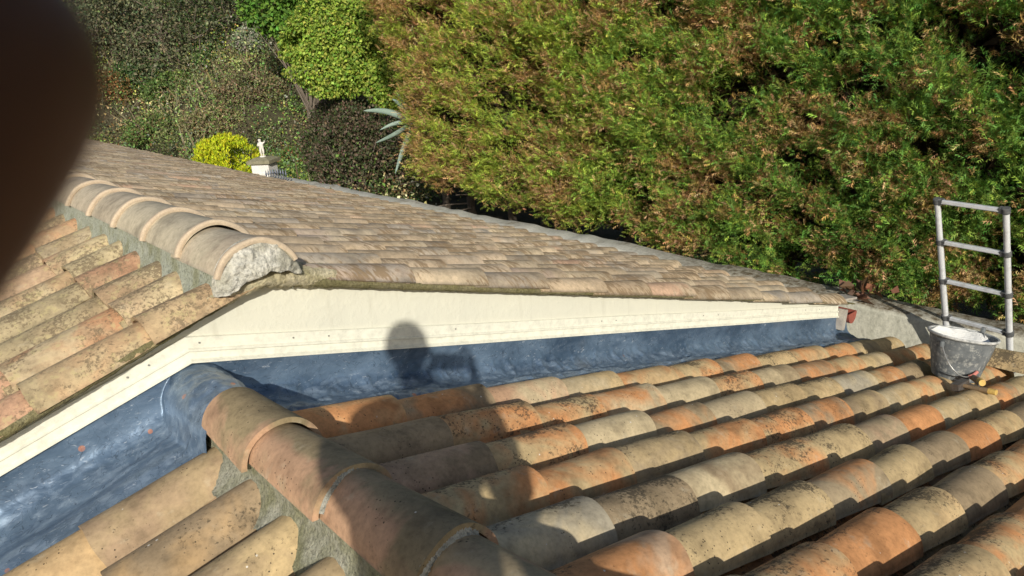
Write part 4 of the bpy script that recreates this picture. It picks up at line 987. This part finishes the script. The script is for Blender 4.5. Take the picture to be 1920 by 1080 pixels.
for s_ in (-1, 1):
    mb = MB(); V = []
    for i in range(7):
        q_ = i/6
        for j in range(5): V.append(np.array(SJ(s_*(0.015+0.075*q_*(1-0.15*j)), .035+.02*q_, .225+0.075*q_-0.07*j/4*(0.4+q_)*(1-.35*q_))))
    mb.add(np.array(V), grid_faces(7, 5)); mb.add(np.array(V)+e2*0.007, grid_faces(7, 5)[:, ::-1]); mb.build('wing', m_stat, st, True)
# iron gate standing open beside the pillar
gt = empty('iron_gate', (5.52, 11.6, -2.4)); tag(gt, 'dark grey wrought iron gate with spear-topped bars below the white pillar', 'gate')
gA = np.array([5.62, 12.05, 0]); gB = np.array([5.56, 11.05, 0])
for i in range(9):
    q_ = i/8; p_ = gA+(gB-gA)*q_; hz = -1.33 + 0.11*math.sin(q_*math.pi*0.6)
    mb = MB(); mb.tube([p_+[0, 0, -2.5], p_+[0, 0, hz]], 0.008, 6); mb.tube([p_+[0, 0, hz], p_+[0, 0, hz+0.03], p_+[0, 0, hz+0.12]], [0.009, 0.02, 0.001], 6); mb.build('bar', m_iron, gt)
mb = MB(); pts = [gA+(gB-gA)*q_+np.array([0.0, 0, -1.52+0.14*math.sin(q_*math.pi)]) for q_ in np.linspace(0, 1, 16)]; mb.tube(pts, 0.014, 7); mb.tube([gA+[0, 0, -1.62], gB+[0, 0, -1.62]], 0.014, 7); mb.tube([gA+[0, 0, -2.45], gB+[0, 0, -2.45]], 0.014, 7); mb.tube([gB+[0, 0, -2.5], gB+[0, 0, -1.42], gB+[0.0, -0.12, -1.40]], 0.018, 7); mb.build('frame', m_iron, gt, True)

# ================================================================== LADDER
SC = 1.20
def LS(p): return CAM + (np.array(p)-CAM)*SC
P0 = LS((4.22944, -0.75005, -0.0811)); e_l = np.array([-0.134493, -0.990915, 0]); g_l = np.array([0.29173, -0.0396, -0.95568]); W_l = 0.3938*SC; S_l = 0.285*SC
lad = empty('ladder', tuple(P0+g_l*3.0)); tag(lad, 'telescopic aluminium ladder leaning up past the eave in front of the hedge', 'ladder')
nl_ = unit(np.cross(e_l, g_l))
for s_ in (0, 1):
    a0 = P0 + e_l*W_l*s_
    mb = MB()
    for k in range(9):
        r_ = 0.0210 + 0.0009*k; mb.tube([a0+g_l*(S_l*k+(0.0 if k == 0 else 0.0)), a0+g_l*(S_l*(k+1))], r_, 18)
    mb.build('rail', m_alu, lad, True)
    for k in range(9):
        p_ = a0+g_l*S_l*k; sgn = 1 if s_ == 0 else -1
        mb = MB(); mb.tube([p_-g_l*0.022, p_-g_l*0.019, p_+g_l*0.019, p_+g_l*0.022], [0.024, 0.028+0.0009*k, 0.028+0.0009*k, 0.024], 18); mb.box(p_+e_l*sgn*0.028, [e_l, g_l, nl_], (0.016, 0.019, 0.021)); mb.build('collar', m_plas, lad, True)
for k in range(9):
    mb = MB(); p_ = P0+g_l*S_l*k; tl = unit(nl_ + 0.35*g_l); t2 = unit(np.cross(e_l, tl))
    c_ = p_+e_l*W_l/2; h_ = (W_l/2-0.040, 0.019, 0.015)
    # rounded-trapezoid rung
    pr = [(-0.020, -0.010), (-0.017, -0.015), (0.017, -0.015), (0.020, -0.010), (0.020, 0.010), (0.016, 0.0145), (-0.016, 0.0145), (-0.020, 0.010)]
    V = [c_ + e_l*q_*h_[0] + tl*a_ + t2*b_ for q_ in (-1, 1) for a_, b_ in pr]
    mb.add(V, [[j, (j+1) % 8, 8+(j+1) % 8, 8+j] for j in range(8)])
    for q_ in (-0.45, 0.1): 
        cc_ = c_+e_l*q_*h_[0]
        V = [cc_ + e_l*w_ + tl*a_*1.03 + t2*b_*1.03 for w_ in (-0.0015, 0.0015) for a_, b_ in pr]
        if k == 0: mb.add(V, [[j, (j+1) % 8, 8+(j+1) % 8, 8+j] for j in range(8)])
    mb.build('rung', m_alu, lad)

# ================================================================== BUCKET
u_r, v_r, n_r = frame(TN, 1)
bc = np.array([3.955, -1.05, -1.062]); bax = unit(np.array([0.20, -0.02, 1.0]))
buck = empty('bucket', tuple(bc)); tag(buck, 'dusty dark grey mason bucket with white plaster inside standing on the tiles by the ladder', 'bucket')
H = 0.265; BV = unit(np.array([bc[0]-CAM[0], bc[1]-CAM[1], 0]))
def bshape(r, h, n=64, infl=0.0):
    a = np.linspace(0, 2*np.pi, n, endpoint=False); x = unit(np.cross([0, 1.0, 0], bax)); y = np.cross(bax, x)
    t_ = h/H; ca = np.cos(a); rr = r*np.ones(n)
    # moulded grip recesses in the lower body
    for a0 in (math.radians(205), math.radians(300)): rr = rr - 0.030*np.clip(1-t_*1.6, 0, 1)*np.exp(-((((a-a0+np.pi) % (2*np.pi))-np.pi)/0.16)**2)
    rr = rr - 0.010*np.clip(0.9-t_, 0, 1)*np.exp(-((((a-math.radians(215)+np.pi) % (2*np.pi))-np.pi)/0.1)**2)
    return bc + bax*h + (x*(ca*rr*1.0)[:, None] + y*(np.sin(a)*rr)[:, None])
def shell(prof, n=64):
    V = np.concatenate([bshape(r, h, n) for r, h in prof]); F = [[k*n+j, k*n+(j+1) % n, (k+1)*n+(j+1) % n, (k+1)*n+j] for k in range(len(prof)-1) for j in range(n)]
    return V, F
V, F = shell([(0.0, 0.001), (0.115, 0.0), (0.124, 0.006), (0.138, 0.07), (0.150, 0.125), (0.152, 0.13), (0.1535, 0.134), (0.165, 0.19), (0.176, 0.245), (0.186, 0.252), (0.189, 0.262), (0.184, 0.267), (0.174, 0.263), (0.163, 0.20), (0.152, 0.145), (0.128, 0.03), (0.0, 0.025)])
mb = MB(); mb.add(V, F); mb.build('shell', m_bucket, buck, True)
V, F = shell([(0.1862, 0.2535), (0.1905, 0.258), (0.1905, 0.2665), (0.186, 0.2695), (0.178, 0.268), (0.1755, 0.262)])
mb = MB(); mb.add(V, F); mb.build('rim', m_rim, buck, True)
na_, nr_ = 48, 14; a = np.linspace(0, 2*np.pi, na_); Aa, Rr = np.meshgrid(a, np.linspace(0, 1, nr_), indexing='ij')
x_ = unit(np.cross([0, 1.0, 0], bax)); y_ = np.cross(bax, x_)
af_ = np.arctan2(-(BV@y_), -(BV@x_))
hgtp = 0.180 + 0.080*Rr**1.5*np.clip(0.75-0.75*np.cos(Aa-af_-0.6), 0, 1.0) + 0.012*fbm(np.stack([Rr*np.cos(Aa), Rr*np.sin(Aa), Rr*0], -1), 3, 5, 4)
wallr = 0.128 + (hgtp-0.03)*0.205 - 0.004
V = bc + bax*hgtp[..., None] + x_*(np.cos(Aa)*Rr*wallr)[..., None] + y_*(np.sin(Aa)*Rr*wallr)[..., None]
npmesh('plaster', V.reshape(-1, 3), grid_faces(na_, nr_), m_plaster, buck)
# handle: wire bail hanging on the camera side with a pink grip
vw = BV; sd2 = unit(np.cross(vw, [0, 0, 1.0]))
e_a = unit(sd2*0.62 - vw*0.78); rim = bc+bax*0.250
pA = rim - unit(sd2*0.55+vw*0.83)*0.183*np.array([1, 1, 1]); pB = rim + unit(sd2*0.55+vw*0.83)*0.183
low_p = bc + bax*0.085 - vw*0.165 + sd2*0.075
mb = MB(); pts = []
for i in range(26):
    q_ = i/25; th_ = math.pi*q_; c0 = (pA+pB)/2; pts.append(c0 + (pA-pB)/2*math.cos(th_) + (low_p-c0)*math.sin(th_)*1.0)
pts = np.array(pts); 
mb.tube(pts, 0.0035, 7); hd = mb.build('handle', m_wire, buck, True)
mb = MB(); mb.tube(pts[12:16]-0.0, 0.0095, 10); gg = mb.build('grip', m_pink, None, True); gg.parent = hd
mb = MB()
for p_ in (pA, pB):
    mb = MB(); mb.lathe(p_-bax*0.018, bax, [(0.0, 0), (0.013, 0.0), (0.015, 0.015), (0.012, 0.032), (0.0, 0.035)], 12); mb.build('ear', m_bucket, buck, True)
# club hammer lying under the bucket edge, and a chisel beside it
def hit_plane(u, v, off):
    d_ = RIGHT*(u-960)/1469.15 + DOWN*(v-540)/1469.15 + FWD; n_ = np.array([TN, 0, 1.0]); k_ = (off - n_@CAM)/(n_@d_); return CAM + d_*k_
h0 = hit_plane(1838, 733, 0.012); h1 = hit_plane(1868, 736, 0.018)
ham = empty('hammer', tuple((h0+h1)/2)); tag(ham, 'hammer with a yellow-ended wooden handle lying under the bucket edge', 'hammer')
hA = hit_plane(1800, 722, 0.0); dh = unit(h1-hA)
mb = MB(); mb.tube([hA, hA+(h1-hA)*0.8], [0.011, 0.016], 10); mb.build('handle', m_woodd, ham, True)
mb = MB(); mb.tube([hA+(h1-hA)*0.80, h1], [0.0165, 0.0155], 12); mb.build('handle_end', m_wood, ham, True)
mb = MB(); mb.box(hA, [dh, unit(np.cross([0, 0, 1], dh)), unit(np.cross(dh, np.cross([0, 0, 1], dh)))], (0.022, 0.055, 0.02)); mb.build('head', m_steel, ham)
c0 = hit_plane(1818, 704, 0.025); c1 = hit_plane(1842, 718, 0.03)
chi = empty('trowel', tuple(c0)); tag(chi, 'trowel with a thick wooden handle end lying half under the bucket', 'trowel')
mb = MB(); mb.tube([c0, c0+(c1-c0)*0.75, c0+(c1-c0)*0.78], [0.015, 0.021, 0.021], 12); mb.build('handle', m_woodd, chi, True)
mb = MB(); mb.tube([c0+(c1-c0)*0.78, c1], [0.020, 0.018], 12); mb.build('handle_end', m_wood, chi, True)
t0 = hit_plane(1790, 716, 0.010); t1 = hit_plane(1836, 724, 0.012)
mb = MB(); s_ = unit(np.cross([0, 0, 1], t1-t0)); mb.add([t0-s_*0.05, t1, t0+s_*0.05, t0-s_*0.05-[0, 0, .003], t1-[0, 0, .003], t0+s_*0.05-[0, 0, .003]], [[0, 1, 2], [5, 4, 3]]); mb.tube([t1, t1+(c0-t1)*0.5+[0, 0, 0.02], c0], 0.005, 6); mb.build('blade', m_steel, chi)
# dry curled leaves caught on the wall top at the gutter corner
g = np.random.default_rng(3); c_ = np.array([5.80, 0.38, -1.39]); n = 26
P = c_ + g.normal(0, 1, (n, 3))*np.array([0.05, 0.09, 0.03])+[0, 0, 0.05]
dl = foliage('dead_leaves', [leaves(P, unit(randdir(n, g)+[0, 0, 0.6]), randdir(n, g), g.uniform(0.08, 0.16, n), g.uniform(0.025, 0.05, n), col4((0.16, 0.085, 0.05), n, g, 0.3))], m_leaf)
tag(dl, 'curled brown dead leaves caught on the wall top beside the gutter end', 'dead leaves')

# ================================================================== PHOTOGRAPHER
def cp(r, u, f): return CAM + RIGHT*r + UP*u + FWD*f
ph = empty('phone', tuple(cp(0.046, 0, -0.007))); tag(ph, 'black smartphone held sideways by the person taking the picture', 'phone')
mb = MB(); mb.box(cp(0.046, 0.016, -0.0065), [RIGHT, UP, FWD], (0.078, 0.037, 0.0038)); mb.build('case', m_phone, ph)
mb = MB(); mb.box(cp(0.046, 0.016, -0.0108), [RIGHT, UP, FWD], (0.075, 0.034, 0.0004)); mb.build('screen', m_glass, ph)
F0 = unit(np.array([0.647, 0.762, 0.0])); R0_ = unit(np.array([0.762, -0.647, 0.0])); Z0 = np.array([0, 0, 1.0])
HEAD = np.array([-1.10, -2.905, 1.375]); 
pelvis = np.array([-1.189, -3.109, 0.67])
def at(o, r, f, z): return np.array(o)+R0_*r+F0*f+Z0*z
person = empty('person', tuple(at(pelvis, 0, 0, -0.95))); tag(person, 'person in navy jacket and grey trousers standing on the roof holding up a phone', 'person')
J = []; Rd = []; E_ = []
def j(p, r, par=None):
    J.append(tuple(p)); Rd.append(r)
    if par is not None: E_.append((par, len(J)-1))
    return len(J)-1
# torso
a0 = j(pelvis, (0.135, 0.10)); a1 = j(at(pelvis, 0, 0.01, 0.16), (0.125, 0.09), a0); a2 = j(at(pelvis, 0, 0.02, 0.34), (0.145, 0.10), a1); a3 = j(at(pelvis, 0, 0.01, 0.49), (0.115, 0.08), a2)
nk = j(at(pelvis, -0.015, 0.03, 0.565), 0.052, a3); nk2 = j(HEAD+np.array([0, 0, -0.105])-F0*0.01, 0.052, nk)
h1_ = j(HEAD+F0*0.012-Z0*0.055, (0.068, 0.082), nk2); h2_ = j(HEAD+Z0*0.02, (0.084, 0.100), h1_); h3_ = j(HEAD+Z0*0.095, (0.066, 0.076), h2_)
nose = j(HEAD+F0*0.085-Z0*0.02, 0.014, h2_); nose2 = j(HEAD+F0*0.108-Z0*0.035, 0.010, nose)
for s_ in (-1, 1): ea = j(HEAD+R0_*s_*0.078-Z0*0.01, 0.013, h2_); j(HEAD+R0_*s_*0.092-Z0*0.0+0*F0, 0.016, ea)
def hand(wrist, palm, knuckles, chains, thumb, par):
    w_ = j(wrist, 0.024, par); p1 = j(palm, (0.030, 0.018), w_)
    for kn, ch in zip(knuckles, chains):
        prev = j(kn, 0.0105, p1)
        for q_, r_ in ch: prev = j(q_, r_, prev)
    prev = p1
    for q_, r_ in thumb: prev = j(q_, r_, prev)
# arms: shoulder, elbow, wrist
shL = at(pelvis, -0.175, 0.02, 0.50); shR = at(pelvis, 0.215, 0.02, 0.49)
elL = at(pelvis, -0.085, 0.24, 0.20); elR = at(pelvis, 0.235, 0.16, 0.22)
wrL = cp(-0.105, -0.125, -0.05); wrR = cp(0.172, -0.095, -0.055)
sl = j(shL, 0.062, a3); el1 = j((shL+elL)/2, 0.050, sl); el = j(elL, 0.042, el1); el2 = j((elL*0.6+wrL*0.4), 0.040, el)
kn = [cp(-0.068, -0.052, 0.006), cp(-0.066, -0.060, 0.004), cp(-0.062, -0.070, 0.0), cp(-0.056, -0.078, -0.006)]
tip = cp(-0.0261, 0.0106, 0.0325); axd = unit(-0.44*RIGHT-0.86*UP-0.25*FWD)
chL = [[(tip+axd*0.048, 0.0100), (tip+axd*0.026, 0.0100), (tip+axd*0.010, 0.0100), (tip, 0.0098), (tip-axd*0.0065, 0.0078)],
       [(cp(-0.045, -0.056, 0.016), 0.0085), (cp(-0.024, -0.052, 0.014), 0.008), (cp(-0.008, -0.052, 0.008), 0.007)],
       [(cp(-0.042, -0.066, 0.012), 0.008), (cp(-0.022, -0.062, 0.010), 0.0078), (cp(-0.006, -0.060, 0.005), 0.0068)],
       [(cp(-0.038, -0.074, 0.006), 0.0075), (cp(-0.022, -0.071, 0.004), 0.007), (cp(-0.010, -0.068, 0.0), 0.006)]]
hand(wrL, cp(-0.085, -0.088, -0.018), kn, chL, [(cp(-0.060, -0.062, -0.028), 0.0115), (cp(-0.036, -0.036, -0.024), 0.010), (cp(-0.016, -0.022, -0.0205), 0.0085)], el2)
sr = j(shR, 0.062, a3); er1 = j((shR+elR)/2, 0.050, sr); er = j(elR, 0.042, er1); er2 = j((elR*0.6+wrR*0.4), 0.040, er)
kn = [cp(0.148, 0.0420, 0.014), cp(0.152, 0.0240, 0.014), cp(0.152, 0.0060, 0.012), cp(0.148, -0.0100, 0.008)]
chR = [[(cp(0.128, 0.0640, 0.014), 0.0085), (cp(0.108, 0.0680, 0.008), 0.008), (cp(0.092, 0.0660, 0.0), 0.007)],
       [(cp(0.128, 0.0300, 0.016), 0.0085), (cp(0.108, 0.0280, 0.012), 0.008), (cp(0.094, 0.0260, 0.0075), 0.007)],
       [(cp(0.130, 0.0100, 0.015), 0.008), (cp(0.112, 0.0080, 0.010), 0.0078), (cp(0.098, 0.0060, 0.0065), 0.0068)],
       [(cp(0.132, -0.0080, 0.010), 0.0075), (cp(0.118, -0.0100, 0.006), 0.007), (cp(0.108, -0.0110, 0.004), 0.006)]]
hand(wrR, cp(0.168, -0.0210, -0.014), kn, chR, [(cp(0.150, -0.0110, -0.030), 0.0115), (cp(0.125, 0.0000, -0.025), 0.010), (cp(0.106, 0.0100, -0.0215), 0.0085)], er2)
def rz(x): return -TN*abs(x) - 0.005
legs = []
for s_, df in ((-1, 0.05), (1, -0.06)):
    hp = at(pelvis, s_*0.095, 0, -0.05); ft = at(pelvis, s_*0.15, df, 0); ft[2] = rz(ft[0]) + 0.075; knp = (hp+ft)/2 + F0*0.05
    a_ = j(hp, 0.085, a0); b_ = j(knp+Z0*0.01, 0.058, a_); c_ = j(ft*0.75+knp*0.25, 0.042, b_); d_ = j(ft, 0.036, c_); e_ = j(ft+F0*0.15-Z0*0.045, 0.030, d_); legs.append((hp, knp, ft))
bod = skinned('body', J, E_, Rd, m_skin, person, tuple(pelvis), 2)
# clothing: looser skins over torso and sleeves, legs, boots; hair cap
JJ = [pelvis-Z0*0.10, at(pelvis, 0, 0.01, 0.14), at(pelvis, 0, 0.02, 0.34), at(pelvis, 0, 0.01, 0.48), at(pelvis, 0, 0.025, 0.585), shL, (shL+elL)/2, elL, elL*0.6+wrL*0.4, wrL*0.85+elL*0.15, shR, (shR+elR)/2, elR, elR*0.6+wrR*0.4, wrR*0.85+elR*0.15]
skinned('jacket', [tuple(q_) for q_ in JJ], [(0, 1), (1, 2), (2, 3), (3, 4), (3, 5), (5, 6), (6, 7), (7, 8), (8, 9), (3, 10), (10, 11), (11, 12), (12, 13), (13, 14)],
        [(0.185, 0.15), (0.17, 0.135), (0.17, 0.125), (0.18, 0.12), 0.115, 0.110, 0.072, 0.064, 0.055, 0.040, 0.108, 0.082, 0.064, 0.055, 0.040], m_jack, person, tuple(pelvis), 2)
JJ = [pelvis+Z0*0.10, pelvis-Z0*0.03]; EE = [(0, 1)]; RR = [(0.15, 0.115), (0.15, 0.12)]
for hp, knp, ft in legs:
    b_ = len(JJ); JJ += [hp-Z0*0.06, knp, ft*0.6+knp*0.4, ft+Z0*0.03]; EE += [(1, b_), (b_, b_+1), (b_+1, b_+2), (b_+2, b_+3)]; RR += [0.105, 0.078, 0.066, 0.060]
skinned('trousers', [tuple(q_) for q_ in JJ], EE, RR, m_trou, person, tuple(pelvis), 2)
for hp, knp, ft in legs:
    skinned('boot', [tuple(ft+Z0*0.05), tuple(ft-Z0*0.02), tuple(ft+F0*0.09-Z0*0.038), tuple(ft+F0*0.175-Z0*0.048)], [(0, 1), (1, 2), (2, 3)], [0.050, 0.046, 0.042, 0.034], m_shoe, person, tuple(ft), 2)
skinned('hair', [tuple(HEAD-F0*0.035-Z0*0.05), tuple(HEAD-F0*0.030+Z0*0.02), tuple(HEAD-F0*0.005+Z0*0.070), tuple(HEAD+F0*0.045+Z0*0.098)], [(0, 1), (1, 2), (2, 3)], [0.078, 0.098, 0.088, 0.045], m_hair, person, tuple(HEAD), 2)
mb = MB(); mb.tube([HEAD+R0_*a_+F0*(0.083-6*a_*a_)-Z0*0.066 for a_ in np.linspace(-0.024, 0.024, 9)], [0.002, 0.004, 0.005, 0.006, 0.0055, 0.006, 0.005, 0.004, 0.002], 8); mb.build('mouth', simple('lips', (0.30, 0.12, 0.10), (0.26, 0.10, 0.08), 50, 0.5), person, True)
for s_ in (-1, 1):
    mb = MB(); mb.tube([HEAD+R0_*(s_*0.031+a_)+F0*(0.083-3*a_*a_)+Z0*(0.022-4*a_*a_) for a_ in np.linspace(-0.016, 0.016, 6)], 0.003, 6); mb.build('eyebrow', m_hair, person, True)
    mb = MB(); mb.lathe(HEAD+R0_*s_*0.031+F0*0.0845+Z0*0.004, F0, [(0.0, 0.0), (0.004, 0.0), (0.003, 0.0015), (0.0, 0.002)], 12); mb.build('iris', m_hair, person, True)
for s_ in (-1, 1):
    mb = MB(); mb.lathe(HEAD+R0_*s_*0.031+F0*0.076+Z0*0.004, F0, [(0.0, -0.010), (0.008, -0.007), (0.010, 0.0), (0.007, 0.007), (0.0, 0.010)], 12); mb.build('eye', m_eye, person, True)

scene.render.film_transparent = False
try:
    scene.cycles.max_bounces = 8; scene.cycles.diffuse_bounces = 4
except Exception: pass
